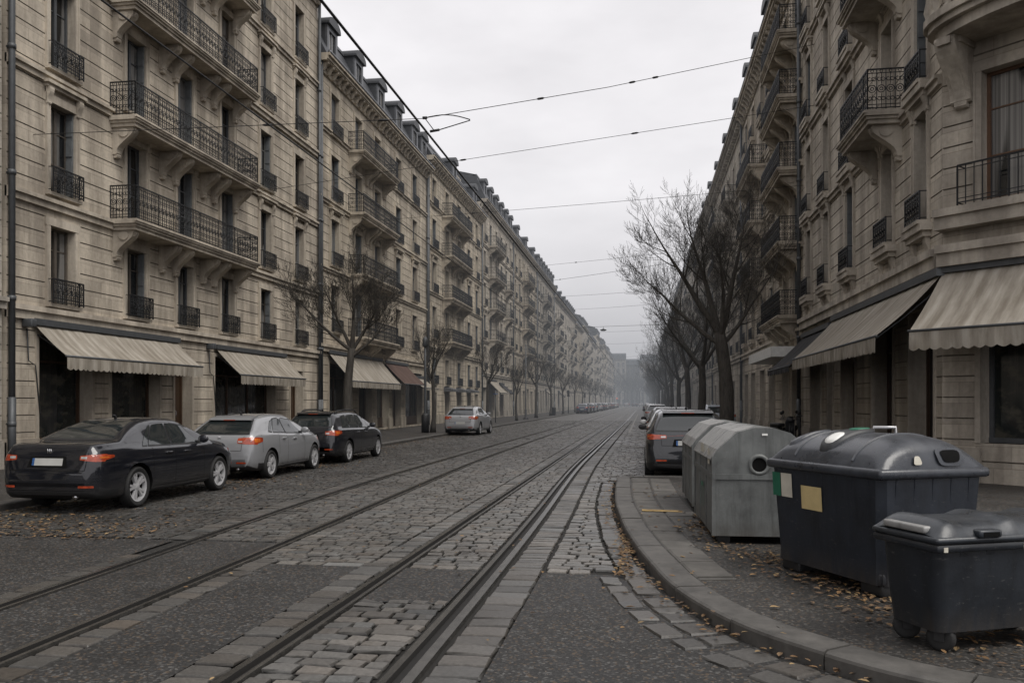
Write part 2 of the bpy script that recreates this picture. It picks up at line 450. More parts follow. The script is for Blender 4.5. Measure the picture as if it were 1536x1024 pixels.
def balcony(root, MM, ua, ub, ztop, dp, lvl, tint, brackets, hh=.75):
    mb = MB(); L = ub-ua
    mb.box(0, dp, 0, L, -.13, 0); mb.box(0, dp-.05, .05, L-.05, -.2, -.13); mb.box(0, dp-.1, .1, L-.1, -.3, -.2)
    if lvl: mb.box(dp-.04, dp+.03, -.03, L+.03, -.075, -.035)
    b = mb.build('balcony', [M['trim']], root, MM @ T(0, ua, ztop), tint)
    link('railing', railing3_mesh(L-.12, dp-.08, lvl), b, T(0, .06, 0.001))
    for u in brackets:
        link('bracket', bracket_mesh(dp-.22, hh, lvl), b, T(0, u-ua, -.3), tint)
    return b

def awning(root, MM, ua, ub, z0, z1, dp, mat, val=.28, label=None, ribs=True):
    """sloping canvas: z0 at the wall, z1 at the front bar"""
    L = ub-ua; mb = MB(); n = max(6, int(L/.25)); k = 5
    vs = []; 
    for i in range(n+1):
        u = L*i/n
        for j in range(k+1):
            t = j/k; sag = -.05*math.sin(PI*t)*(1+.4*math.sin(u*2.1)) + .012*math.sin(u*9+t*3)
            vs.append((.06+(dp-.06)*t, u, z0 + (z1-z0)*t + sag))
    fs = [(i*(k+1)+j, i*(k+1)+j+1, (i+1)*(k+1)+j+1, (i+1)*(k+1)+j) for i in range(n) for j in range(k)]
    mb.add(vs, fs, 0, True)
    a = mb.build('awning', [mat], root, MM @ T(0, ua, 0))
    if label: a['label'] = label
    if val:
        vb = MB(); w = .2; ns = max(3, round(L/w)); sub = 6; vs = []
        for i in range(ns*sub+1):
            u = L*i/(ns*sub); ph = (i % sub)/sub
            dz = -val - .045*math.sin(PI*ph)
            wob = .02*math.sin(u*5.3)+.012*math.sin(u*13)
            vs += [(dp+.01, u, z1-.02), (dp+.015+wob*.4, u, z1-val*.5), (dp+.012+wob, u, z1+dz)]
        fs = [(i*3+j, i*3+j+1, i*3+j+4, i*3+j+3) for i in range(ns*sub) for j in range(2)]
        vb.add(vs, fs, 0, True); vb.build('valance', [mat], a)
    fb = MB()
    fb.tube([(dp, -.03, z1), (dp, L+.03, z1)], .028, 8)
    fb.box(.0, .16, -.06, L+.06, z0-.02, z0+.14)
    for u in (.12, L*.5, L-.12):
        fb.tube([(.05, u, z0-.25), (dp*.55, u + (.25 if u < L*.6 else -.25), (z0+z1)/2-.25), (dp-.03, u, z1-.03)], .02, 5)
    fb.build('awning_frame', [M['pipe']], a)
    return a

def cut(mb, ua, ub, za, zb, course, v=0., grooves=True):
    if zb-za < 1e-4: return
    if not grooves:
        mb.quad((v, ua, za), (v, ub, za), (v, ub, zb), (v, ua, zb), 0); return
    g, dp = .016, .035; z = za; k = math.floor(za/course)+1
    while True:
        zk = k*course
        if zk + .06 >= zb:
            mb.quad((v, ua, z), (v, ub, z), (v, ub, zb), (v, ua, zb), 0); break
        if zk - .06 > z:
            mb.quad((v, ua, z), (v, ub, z), (v, ub, zk-g), (v, ua, zk-g), 0)
            mb.quad((v, ua, zk-g), (v, ub, zk-g), (v-dp, ub, zk-g*.3), (v-dp, ua, zk-g*.3), 1)
            mb.quad((v-dp, ua, zk-g*.3), (v-dp, ub, zk-g*.3), (v, ub, zk+g), (v, ua, zk+g), 1)
            z = zk+g
        k += 1

def facade(root, MM, W, eaves, zg, rows, cols, ground, lvl, tint, balconies=(), surround=True, hoods=(), noguard=(), ledges=None,
           blinds=.3, sillbox=False, skip=(), seed=1, framecol=None, openw=None, guards=True, door_label=None):
    rnd = random.Random(seed)
    gro = lvl >= 1
    openw = openw or []
    ops = list(openw)
    for ci, (ua, ub) in enumerate(cols):
        for ri, (za, zb) in enumerate(rows):
            if (ci, ri) in skip: continue
            ops.append((ua, ub, za, zb, ci, ri))
    wall = MB()
    def strips(z0, z1, op):
        us = sorted({0., W} | {round(u, 4) for o in op for u in o[:2]})
        for a, b in zip(us[:-1], us[1:]):
            mid = (a+b)/2
            iv = sorted((o[2], o[3]) for o in op if o[0]-1e-4 < mid < o[1]+1e-4)
            z = z0
            for p, q in iv:
                cut(wall, a, b, z, max(z, p), COURSE, 0, gro); z = q
            cut(wall, a, b, z, z1, COURSE, 0, gro)
    strips(.0, zg, [o for o in ground]); strips(zg, eaves, ops)
    def reveal(o, d, bottom=True):
        a, b, p, q = o[:4]
        wall.quad((0, a, p), (0, a, q), (-d, a, q), (-d, a, p), 2); wall.quad((0, b, q), (0, b, p), (-d, b, p), (-d, b, q), 2)
        wall.quad((0, a, q), (0, b, q), (-d, b, q), (-d, a, q), 2)
        if bottom: wall.quad((0, b, p), (0, a, p), (-d, a, p), (-d, b, p), 2)
    for o in ops:
        reveal(o, .3)
        a, b, p, q = o[:4]
        if surround:
            jw = .15
            wall.box(-.02, .045, a-jw, a+.004, p, q, 2); wall.box(-.02, .045, b-.004, b+jw, p, q, 2)
            wall.box(-.02, .055, a-jw-.02, b+jw+.02, q-.004, q+.2, 2)
            if lvl >= 2: wall.box(.045, .062, a-jw, a-jw+.05, p, q, 2); wall.box(.045, .062, b+jw-.05, b+jw, p, q, 2)
            if len(o) > 5 and o[5] in hoods:
                wall.box(-.01, .2, a-jw-.12, b+jw+.12, q+.42, q+.5, 2); wall.box(-.01, .13, a-jw-.06, b+jw+.06, q+.34, q+.42, 2)
                for u in (a-jw-.02, b+jw-.14):
                    wall.prism(console_prof(.12, .42), 'y', u, u+.16, 2, M=T(0.04, 0, q+.34))
            if sillbox:
                wall.box(-.02, .24, a-.28, b+.28, p-.24, p-.08, 2); wall.box(-.02, .17, a-.2, b+.2, p-.36, p-.24, 2)
                for u in (a-.14, b-.06): wall.prism(console_prof(.1, .34), 'y', u, u+.2, 2, M=T(0.0, 0, p-.36))
        wall.box(-.06, .13 if not sillbox else .27, a-.16, b+.16, p-.085, p-.003, 2)
    # panels between pilasters and pilaster strip at ends
    if lvl >= 1:
        for o in ground:
            a, b, p, q = o[:4]
            wall.box(-.02, .03, a-.1, a+.004, p, q+.1, 2); wall.box(-.02, .03, b-.004, b+.1, p, q+.1, 2); wall.box(-.02, .034, a+.004, b-.004, q-.004, q+.1, 2)
    for o in ground: reveal(o, .55, False)
    # solid body behind
    D = 11.
    wall.quad((0, 0, 0), (0, 0, eaves), (-D, 0, eaves), (-D, 0, 0), 0); wall.quad((0, W, eaves), (0, W, 0), (-D, W, 0), (-D, W, eaves), 0)
    wall.quad((-D, W, 0), (-D, 0, 0), (-D, 0, eaves), (-D, W, eaves), 0)
    # plinth
    pl = wall; us = [0.] + [u for o in sorted(ground) for u in (o[0], o[1])] + [W]
    for a, b in zip(us[::2], us[1::2]):
        if b-a > .02: pl.box(-.05, .07, a+(.0 if a == 0 else -.02), b+(.0 if b == W else .02), 0, .62, 3); pl.box(.0, .05, a, b, .62, .68, 3)
    wall.build('wall', [M['stone'], M['joint'], M['trim'], M['plinth']], root, MM, tint)
    # windows
    bal_cols = set()
    for o in ops:
        a, b, p, q = o[:4]; w, h = b-a, q-p
        wm, pm = window_meshes(w, h, 1 if lvl else 0)
        fc = framecol or rnd.choice([(.16, .165, .17), (.10, .085, .07), (.2, .2, .19), (.07, .075, .08)])
        wo = link('window', wm, root, MM @ T(0, (a+b)/2, p), fc)
        if pm: link('pane', pm, wo)
        onbal = any(bl[0] < (a+b)/2 < bl[1] and abs(bl[2]-p) < .45 for bl in balconies)
        if guards and lvl >= 1 and not onbal and not (len(o) > 5 and (o[4], o[5]) in noguard):
            link('guard_railing', guard_mesh(w, lvl), wo, T(0, 0, .0))
        elif guards and lvl == 0 and not onbal and rnd.random() < .6: link('guard_railing', guard_mesh(w, 0), wo)
        if lvl >= 1:
            x = rnd.random()
            if x < blinds: link('roller_blind', blind_mesh(w, h, rnd.choice([.2, .3, .5, .9])), wo, color=(.09, .092, .095))
            elif x < blinds+.35: link('shutter', shutter_mesh(h), wo, T(0, -w/2+.03, 0), (.14, .15, .155)); link('shutter', shutter_mesh(h), wo, T(0, w/2-.03, 0) @ Matrix.Scale(-1, 4, (0, 1, 0)), (.14, .15, .155))
    # ground openings
    for o in ground:
        a, b, p, q, kind = o; w, h = b-a, q-p; Mx = MM @ T(0, (a+b)/2, p)
        if kind == 'door':
            d = MB(); d.box(-.42, -.36, -w/2, w/2, h*.8, h); d.box(-.42, -.34, -w/2, -w/2+.1, 0, h*.8); d.box(-.42, -.34, w/2-.1, w/2, 0, h*.8)
            d.box(-.4, -.37, -w/2+.1, w/2-.1, 0, h*.8); 
            for s in (-1, 1):
                y = s*w*.2; d.box(-.37, -.35, y-w*.12, y+w*.12, .25, .9); d.box(-.37, -.35, y-w*.12, y+w*.12, 1.1, h*.74)
            do = d.build('door', [M['wood']], root, Mx)
            if lvl >= 1:
                hd = MB(); hd.tube([(-.345, .06, .95), (-.29, .06, .98), (-.29, .06, 1.15), (-.345, .06, 1.18)], .012, 6); hd.build('handle', [M['chrome']], do)
        else:
            s = MB(); st = .55 if kind == 'shop' else .1
            s.box(-.46, -.34, -w/2, w/2, 0, st); s.box(-.45, -.36, -w/2, -w/2+.08, st, h); s.box(-.45, -.36, w/2-.08, w/2, st, h); s.box(-.45, -.36, -w/2+.08, w/2-.08, h-.1, h)
            s.box(-.45, -.37, -w/2+.08, w/2-.08, h*.78, h*.78+.06)
            nb = max(1, int(w/1.3))
            for i in range(1, nb): s.box(-.45, -.365, -w/2+w*i/nb-.03, -w/2+w*i/nb+.03, st, h*.78)
            so = s.build('shop_window', [M['wood'] if seed % 2 else M['pipe']], root, Mx)
            g = MB(); g.add([(-.42, -w/2+.02, st-.01), (-.42, w/2-.02, st-.01), (-.42, w/2-.02, h-.02), (-.42, -w/2+.02, h-.02)], [(0,1,2,3)]); g.build('pane', [M['shopglass']], so)
    # string courses
    for z, hgt, pr in (ledges if ledges is not None else [(zg-.12, .28, .14)]):
        s = MB(); s.box(-.05, pr, 0, W, z, z+hgt*.62); s.box(-.05, pr+.07, -.0, W, z+hgt*.62, z+hgt)
        s.build('string_course', [M['trim']], root, MM, tint)
    for bl in balconies:
        ua, ub, zt, dp = bl[:4]; br = bl[4] if len(bl) > 4 else None
        if br is not None: br = [ua+q for q in br]
        else: br = [ua+.25, ub-.25] + ([(ua+ub)/2-.25, (ua+ub)/2+.25] if ub-ua > 2.6 else [])
        balcony(root, MM, ua, ub, zt, dp, lvl, tint, br)
    return wall

def cornice(root, MM, W, z, lvl, tint):
    c = MB()
    c.box(-.1, .1, 0, W, z-.55, z-.35); c.box(-.1, .16, 0, W, z-.35, z-.27); c.box(-.1, .5, 0, W, z-.1, z+.04); c.box(-.1, .6, 0, W, z+.04, z+.17); c.box(-.1, .44, 0, W, z-.16, z-.1)
    if lvl:
        n = int(W/.62)
        for i in range(n):
            u = (i+.5)*W/n
            if lvl >= 2: c.prism([(.1, -.16), (.42, -.16), (.42, -.24), (.3, -.33), (.18, -.52), (.1, -.55)], 'y', u-.09, u+.09, 0, M=T(0, 0, z))
            else: c.box(.1, .38, u-.1, u+.1, z-.42, z-.16)
        m = int(W/.16)
    c.build('cornice', [M['trim']], root, MM, tint)
    g = MB(); g.tube([(.56, .02, z+.2), (.56, W-.02, z+.2)], .085, 6); g.build('gutter', [M['zinc']], root, MM)

def mansard(root, MM, W, z, lvl, dormers=(), hh=2.5, chims=(), D=11.):
    r = MB()
    p = [(.42, z+.17), (-.55, z+hh), (-.75, z+hh+.1), (-D/2, z+hh+1.2), (-D, z+hh), (-D, z+.0), (.42, z)]
    r.prism(p, 'y', .02, W-.02, 0)
    r.box(-.82, -.45, .02, W-.02, z+hh-.06, z+hh+.08, 1)
    ro = r.build('roof', [M['slate'], M['zinc']], root, MM)
    def dm():
        d = MB(); w, h = 1.35, 1.75
        arch = [(w/2+.1, h), (w/2+.1, h+.1)] + [((w/2+.1)*math.cos(t*PI/8), h+.1+.36*math.sin(t*PI/8)) for t in range(9)][1:-1] + [(-w/2-.1, h+.1), (-w/2-.1, h)]
        # front wall with opening
        d.box(-.1, .0, -w/2, -w/2+.26, 0, h, 1); d.box(-.1, .0, w/2-.26, w/2, 0, h, 1); d.box(-.1, .0, -w/2+.26, w/2-.26, h-.22, h, 1); d.box(-.1, .0, -w/2+.26, w/2-.26, 0, .18, 1)
        d.box(-1.5, -.1, -w/2, w/2, 0, h-.01, 0)
        vs = [(a, b) for a, b in arch]
        d.prism(vs, 'x', -1.7, .14, 0)
        d.box(-.098, -.085, -w/2+.27, w/2-.27, .18, h-.22, 2); d.box(-.085, -.05, -.03, .03, .18, h-.22, 1)
        return d.mesh('dormer', [M['slate'], M['zinc'], M['pane']])
    me = cached('dormer', dm)
    for u in dormers: link('dormer', me, ro, T(.1, u, z+.2))
    for (u, v, w, h) in chims:
        c = MB(); c.box(v-.4, v+.4, u-w/2, u+w/2, z+hh-.3, z+hh+h, 0); c.box(v-.46, v+.46, u-w/2-.06, u+w/2+.06, z+hh+h, z+hh+h+.12, 0)
        for k in range(max(2, int(w/.45))):
            y = u-w/2+.25+k*.42; c.lathe([(.0, z+hh+h+.12), (.12, z+hh+h+.12), (.1, z+hh+h+.6), (.07, z+hh+h+.6), (.0, z+hh+h+.5)], 8, m=1, M=T(v, y, 0))
        c.build('chimney', [M['trim'], M['joint']], ro)
    return ro

def drainpipe(root, MM, u, z1, v=.13):
    d = MB(); d.tube([(v, u, .05), (v, u, z1)], .075, 8)
    for k in range(int(z1/3)): d.tube([(v, u, 1+k*3), (v, u, 1.12+k*3)], .095, 8); d.box(-.02, v, u-.02, u+.02, 1.04+k*3, 1.08+k*3)
    d.tube([(v, u, 0.02), (v, u, 1.7)], .09, 8)
    d.build('drainpipe', [M['pipe']], root, MM)
XL, XR = -15., 6.
def left_root(y0, name='apartment_building'): return empty(name, (XL, y0, .12))
def right_root(y1, name='apartment_building'): return empty(name, (XR, y1, .12), PI)
# ------------------------------------------------------------------ street line of blocks
GROUP_L, GROUP_R = 'stone apartment blocks along the left side of the street', 'stone apartment blocks along the right side of the street'
TL = [(1,1,1),(.97,.98,1.0),(1.03,1.0,.95),(.94,.95,.97),(1.0,.97,.92)]
# block with the three long balconies (left, nearest)
r = left_root(17.75); tag(r, 'pale limestone block with three tiers of long iron balconies above two faded cream awnings', 'building', GROUP_L)
t = (1.02, 1.0, .98, 1)
u = lambda y: y-17.75
W1 = 37.0-17.75
rows1 = [(4.1, 6.1), (6.95, 9.25), (10.15, 12.4), (13.4, 15.7), (16.6, 18.9)]
cols1 = [(u(19.2), u(20.15)), (u(22.4), u(23.35)), (u(25.1), u(26.05)), (u(27.95), u(28.9)), (u(31.05), u(32.0)), (u(34.35), u(35.3))]
g1 = [(u(18.8), u(20.85), .12, 3.3, 'shop'), (u(21.7), u(24.1), .12, 3.3, 'shop'), (u(24.95), u(26.0), .12, 3.0, 'door'), (u(27.5), u(32.4), .12, 3.2, 'shop'), (u(33.9), u(35.2), .12, 2.95, 'door')]
br = [.3, 2.6, 3.35, 5.05, 5.8, 7.35]
b1 = [(u(21.6), u(29.3), z, .86, br) for z in (6.78, 9.72, 13.05)] + [(u(21.6), u(29.3), 16.35, .86, br)]
facade(r, I4, W1, 20.3, 3.75, rows1, cols1, g1, 2, t, b1, hoods=(1, 3), seed=3, blinds=.12,
       ledges=[(3.62, .34, .1), (6.5, .26, .09), (9.7, .22, .08), (12.95, .26, .09), (16.2, .22, .08)])
cornice(r, I4, W1, 20.5, 2, t); mansard(r, I4, W1, 20.5, 2, [2, 5.5, 9.5, 13.5, 17.3])
awning(r, I4, u(18.6), u(25.0), 3.52, 2.72, .95, M['awn_cream'], .3, 'long sagging cream awning with a rust stain')
awning(r, I4, u(27.5), u(33.2), 3.48, 2.55, 1.0, M['awn_cream'], .3, 'shorter cream awning')
drainpipe(r, I4, W1-.12, 20.2); drainpipe(r, I4, .02, 20.2)
# lamp brackets on the pillars by the awnings
for yy in (18.3, 27.0):
    w = MB(); w.bbox(.02, .3, u(yy)-.09, u(yy)+.09, 3.42, 3.62, .02); w.tube([(.02, u(yy)+.1, 3.4), (.06, u(yy)+.1, 2.6), (.05, u(yy)+.35, 2.5), (.06, u(yy)+.5, 1.3)], .015, 4)
    w.build('cable_box', [M['pipe']], r)
# sliver of the block left of it
r = left_root(-1.0); t = (.93, .95, .98, 1); W0 = 18.6
tag(r, 'grey stone block of which only a thin edge shows left of the drainpipe', 'building', GROUP_L)
cols0 = [(1.5+k*3.1, 2.5+k*3.1) for k in range(5)]
facade(r, I4, W0, 19.5, 3.9, [(4.3, 6.5), (7.5, 9.8), (10.8, 13.1), (14.1, 16.3)], cols0, [(a-.5, b+.5, .12, 3.2, 'shop') for a, b in cols0], 1, t, seed=4)
cornice(r, I4, W0, 19.7, 1, t); mansard(r, I4, W0, 19.7, 1, [3, 8, 13])

def stackbal(rows, ua, ub, dp=.9, br=None): return [(ua, ub, z-.06, dp, br) for z, _ in rows]
# second left block
y0 = 37.0; r = left_root(y0); W = 19.7; u = lambda y: y-37.0; t = (1.0, .97, .92, 1)
tag(r, 'warm stone block with stacked short balconies, its shops under cream and brown awnings', 'building', GROUP_L)
rows = [(5.0, 7.3), (8.25, 10.5), (11.4, 13.6), (14.6, 16.6)]
cols = [(u(38.6), u(39.7)), (u(42.0), u(43.1)), (u(45.2), u(46.3)), (u(49.3), u(50.4)), (u(53.0), u(54.1))]
g = [(u(38.4), u(41.6), .12, 3.5, 'shop'), (u(42.6), u(44.8), .12, 3.5, 'glass'), (u(45.6), u(47.8), .12, 3.5, 'shop'), (u(48.6), u(50.4), .12, 3.4, 'door'), (u(51.4), u(55.4), .12, 3.5, 'shop')]
facade(r, I4, W, 17.6, 4.1, rows, cols, g, 2, t, stackbal(rows, u(41.0), u(47.2)), hoods=(1,), seed=5, ledges=[(4.0, .34, .12), (7.85, .2, .08), (11.1, .24, .08), (14.5, .22, .08)])
cornice(r, I4, W, 17.7, 2, t); mansard(r, I4, W, 17.7, 2, [1.6, 5.4, 9.2, 12.8, 16.4, 18.7], 2.0)
drainpipe(r, I4, W-.12, 17.8); drainpipe(r, I4, .14, 17.8)
awning(r, I4, u(38.2), u(46.3), 3.95, 2.6, 1.25, M['awn_cream'], .28, 'cream awning behind the tree')
awning(r, I4, u(46.9), u(51.6), 3.9, 2.65, 1.3, M['awn_brown'], 0, 'plain brown awning')
awning(r, I4, u(52.0), u(55.8), 3.2, 2.5, 1.1, M['awn_cream'], .12, 'small cream awning')
# third left block
y0 = 56.7; r = left_root(y0); W = 20.0; u = lambda y: y-56.7; t = (1.02, .99, .93, 1)
tag(r, 'stone block with a mezzanine and small door hoods, behind the lone silver compact', 'building', GROUP_L)
rows = [(2.9, 4.8), (6.2, 8.5), (9.5, 11.7), (12.7, 14.8), (15.7, 17.7)]
cols = [(u(58.2), u(59.4)), (u(62.2), u(63.4)), (u(66.4), u(67.6)), (u(70.4), u(71.5)), (u(73.8), u(74.9))]
g = [(a-.15, b+.15, .12, 2.3, k) for (a, b), k in zip(cols, ('glass', 'door', 'glass', 'door', 'glass'))]
facade(r, I4, W, 18.6, 2.6, rows, cols, g, 2, t, stackbal(rows[1:], u(61.2), u(68.6)), hoods=(2,), seed=6, ledges=[(5.3, .3, .12), (9.3, .22, .08), (12.5, .22, .08), (15.7, .24, .08)])
for k in (1, 2, 3):
    a, b = cols[k]; h = MB(); h.prism([(0, 2.75), (.75, 2.55), (.75, 2.4), (0, 2.4)], 'y', a-.4, b+.4); h.build('door_hood', [M['zinc']], r)
cornice(r, I4, W, 18.7, 2, t); mansard(r, I4, W, 18.7, 2, [8.5, 16.6], 1.7, [(18.2, -2.2, 1.6, 1.7)])
drainpipe(r, I4, W-.12, 19.); drainpipe(r, I4, .14, 19.)

ORD = ['', 'first', 'second', 'third', 'fourth', 'fifth', 'sixth', 'seventh', 'eighth', 'ninth', 'tenth', 'eleventh', 'twelfth', 'thirteenth', 'fourteenth', 'fifteenth', 'sixteenth', 'seventeenth', 'eighteenth', 'nineteenth', 'twentieth', 'twenty-first', 'twenty-second', 'twenty-third', 'twenty-fourth', 'twenty-fifth', 'twenty-sixth', 'twenty-seventh']
def generic(side, y0, y1, seed, lvl, eaves, label):
    rnd = random.Random(seed)
    W = y1-y0-.02
    r = left_root(y0) if side == 'L' else right_root(y1)
    tag(r, label, 'building', GROUP_L if side == 'L' else GROUP_R)
    tt = rnd.choice(TL); k = rnd.uniform(.74, 1.06); t = (tt[0]*k, tt[1]*k, tt[2]*k, 1)
    zg = rnd.uniform(3.7, 4.4); nf = 4 if eaves < 19.2 else 5; fh = (eaves-zg-.9)/nf
    rows = [(zg+.5+fh*i, zg+.5+fh*i+min(2.3, fh-.9)) for i in range(nf)]
    n = max(4, round(W/3.4)); w = rnd.choice([1.05, 1.15])
    cols = [((i+.5)*W/n-w/2, (i+.5)*W/n+w/2) for i in range(n)]
    gw = rnd.choice([1.8, 2.1]); g = []
    for i in range(n):
        c = (i+.5)*W/n; kd = rnd.choice(['shop', 'shop', 'glass', 'door']); hw = .65 if kd == 'door' else gw/2
        g.append((c-hw, c+hw, .12, rnd.choice([3.0, 3.3]), kd))
    bs = []; st = rnd.choice([1, n//2-1, n-3]); st = max(0, st); pitch = W/n
    for (z, _) in rows[rnd.choice([0, 1]):]: bs.append((st*pitch+.35, (st+2)*pitch-.35, z-.06, .9))
    if rnd.random() < .6 and n >= 6:
        s2 = (st+3) % (n-1)
        if abs(s2-st) >= 2:
            for (z, _) in rows[1:4]: bs.append((s2*pitch+.5, (s2+1)*pitch-.5, z-.06, .8))
    facade(r, I4, W, eaves, zg, rows, cols, g, lvl, t, bs, hoods=(1,) if lvl else (), seed=seed, guards=lvl > 0 or y0 < 220, surround=lvl > 0,
           ledges=[(zg-.1, .32, .12)] + [(z-.5, .22, .08) for z, _ in rows[1:]] if lvl else [(zg-.1, .32, .12), (rows[2][0]-.5, .25, .1)])
    cornice(r, I4, W, eaves+.1, lvl, t)
    nd = n if rnd.random() < .7 else n//2
    mansard(r, I4, W, eaves+.1, lvl, [(i+.5)*W/nd for i in range(nd)], rnd.uniform(1.9, 2.7), [(W-1.2, -2.4, 1.6, rnd.uniform(1.2, 2.2))] if rnd.random() < .6 else [])
    if lvl >= 1: drainpipe(r, I4, W-.12, eaves-.2)
    if rnd.random() < .45 and y0 < 260:
        i = rnd.randrange(n); awning(r, I4, g[i][0]-.3, g[i][1]+.3, 3.5, 2.6, 1.1, M[rnd.choice(['awn_cream', 'awn_cream', 'awn_brown', 'awn_dark'])], .15)
    return r
# left row, onward
y = 76.72; i = 4; rl = random.Random(21)
descL = ['slender stone block with a cream awning behind the second lone tree', 'plain ochre stone block', 'grey stone block', 'beige stone block', 'pale stone block']
while y < 425:
    w = rl.uniform(18, 24); lv = 1 if y < 130 else 0
    lab = 'stone block with slate dormers, %s along the left row from the camera' % ORD[i]
    if y > 200: lab = 'hazy distant stone block, %s along the left row from the camera' % ORD[i]
    rr = generic('L', y, y+w, 100+i, lv, rl.choice([18.8, 19.4, 19.8, 20.4]) if y < 250 else rl.uniform(20, 23), lab)
    if i == 4: awning(rr, I4, 3.2, 7.6, 3.7, 2.5, 1.3, M['awn_cream'], .1, 'lone cream awning')
    y += w; i += 1
# ------------------------------------------------------------------ right side
YF = 33.0; r = right_root(YF); W = YF-18.1; u = lambda y: YF-y; t = (.93, .93, .94, 1)
tag(r, 'corner stone block with a chamfered end and big cream awnings beside the waste containers', 'building', GROUP_R)
rows = [(5.45, 7.85), (8.45, 10.9), (11.85, 14.2), (15.2, 17.5), (18.4, 20.2)]
cols = [(u(32.2), u(31.4)), (u(29.3), u(28.5)), (u(26.2), u(25.3)), (u(22.35), u(21.45)), (u(19.75), u(18.95))]
g = [(u(31.5), u(29.8), .12, 3.6, 'shop'), (u(28.7), u(27.9), .12, 3.6, 'glass'), (u(26.8), u(25.1), .12, 3.5, 'door'), (u(23.3), u(21.45), .12, 3.6, 'shop'), (u(20.2), u(18.55), .12, 3.6, 'shop')]
bl = [(u(23.3), u(20.5), z, .9, [.35, 2.45]) for z in (8.4, 11.75, 15.1, 18.3)]
facade(r, I4, W, 21.0, 4.4, rows, cols, g, 2, t, bl, hoods=(0, 2), seed=11, blinds=.1, sillbox=True, ledges=[(4.3, .4, .16), (8.05, .2, .08), (11.4, .22, .08), (14.75, .2, .08), (18., .2, .08)])
cornice(r, I4, W, 21.1, 2, t); mansard(r, I4, W, 21.1, 2, [2.5, 7, 11.5])
# chamfered corner bay
MC = T(0, W, 0) @ RZ(PI/4); WC = 5.0
rowsC = [(5.5, 8.05), (9.1, 11.4), (12.3, 14.4), (15.4, 17.5)]
facade(r, MC, WC, 21.0, 4.4, rowsC, [(.78, 2.9)], [(.75, 4.4, .78, 3.6, 'glass')], 2, t, (), seed=12, blinds=0, guards=False, framecol=(.11, .055, .028),
       ledges=[(4.3, .42, .24), (5.02, .4, .34), (11.6, .2, .1)])
cornice(r, MC, WC, 21.1, 2, t); mansard(r, MC, WC, 21.1, 2, [2.5], D=6.)
gb = MB(); rail_run(gb, (.3, .45), (.3, 3.3), .78, 0, .16); gb.tube([(-.02, .45, .78), (.3, .45, .78)], .014, 4); gb.tube([(-.02, .45, .05), (.3, .45, .05)], .014, 4)
link('guard_railing', gb.mesh('guard_railing', [M['iron']]), r, MC @ T(0, 0, 5.45))
# rounded stone balcony over the bay with a balustrade
cb = MB(); pf = []
for k in range(17):
    a = PI*k/16; pf.append((1.25*math.sin(a)**.75 if 0 < k < 16 else 0, 2.2-2.35*math.cos(a)))
def slab(z0, z1, gr, m=0):
    pp = [(x+gr if x > 0 else 0, y + (gr if y > 2.2 else -gr)) for x, y in pf]
    cb.prism(pp, 'z', z0, z1, m, False)
slab(8.98, 9.12, .06); slab(8.86, 8.98, 0.); slab(8.66, 8.86, -.1)
cbo = cb.build('balcony', [M['trim']], r, MC, t)
for uu in (.42, 3.75):
    k = MB(); k.prism(console_prof(.75, 1.15), 'y', -.2, .2); k.prism(console_prof(.68, 1.25), 'y', -.12, .12); k.box(.02, .6, -.24, .24, -.12, 0); k.box(.74, .8, -.13, .13, -.16, -.02)
    link('bracket', k.mesh('bracket', [M['trim']]), cbo, T(0, uu, 8.66), t)
bl_ = MB()
for k in range(1, 16):
    x, yv = pf[k]; x *= .88
    bl_.lathe([(.09, 9.12), (.09, 9.2), (.05, 9.26), (.1, 9.42), (.045, 9.68), (.07, 9.8), (.09, 9.84), (.09, 9.9)], 8, M=T(x, yv, 0))
for (q0, q1) in ((9.9, 10.04),):
    bl_.tube([(x*.88, yv, 9.97) for x, yv in pf], .12, 4, 0, False)
bl_.build('balustrade', [M['trim']], cbo, None, t)
awning(r, I4, u(27.6), u(18.0), 4.15, 2.93, 1.3, M['awn_cream'], .3, 'stained cream awning on the street side')
awning(r, I4, u(32.6), u(28.0), 4.0, 2.75, 1.35, M['awn_dark'], .16, 'charcoal awning')
awning(r, MC, .05, 4.7, 4.2, 2.95, 1.35, M['awn_cream'], .34, 'wide cream awning on the chamfered corner')
# side street front
MS = T(-WC*math.sqrt(.5), W+WC*math.sqrt(.5), 0) @ RZ(PI/2)
facade(r, MS, 16., 21.0, 4.4, rows, [(1.5+3.4*k, 2.4+3.4*k) for k in range(4)], [(1.2+3.4*k, 2.9+3.4*k, .12, 3.5, 'shop') for k in range(4)], 1, t, (), seed=13, ledges=[(4.3, .4, .16), (11.4, .22, .08)])
cornice(r, MS, 16., 21.1, 1, t)
# second right block with the long balconies by its near edge
YF2 = 52.0; r = right_root(YF2); W = YF2-33.02; u = lambda y: YF2-y; t = (.95, .93, .9, 1)
tag(r, 'stone block with stacked long balconies above a white shop canopy, just past the charcoal awning', 'building', GROUP_R)
rows = [(5.0, 7.0), (7.85, 9.85), (10.7, 12.7), (13.5, 15.5), (16.0, 17.8)]
cols = [(u(51)+.1, u(50)), (u(47.9), u(46.9)), (u(44.4), u(43.4)), (u(41.3), u(40.3)), (u(37.4), u(36.4)), (u(34.9), u(33.9))]
g = [(a-.35, b+.35, .12, 3.2, k) for (a, b), k in zip(cols, ('shop', 'shop', 'door', 'glass', 'shop', 'glass'))]
bl = [(u(38.4), u(33.3), z-.06, .9, [.4, 1.9, 3.2, 4.7]) for z, _ in rows] + [(u(48.6), u(42.8), z-.06, .85, None) for z, _ in rows[1:4]]
facade(r, I4, W, 18.7, 4.2, rows, cols, g, 2, t, bl, hoods=(1, 2), seed=14, sillbox=True, ledges=[(4.1, .32, .14), (7.5, .2, .08), (10.6, .22, .08), (13.7, .22, .08)])
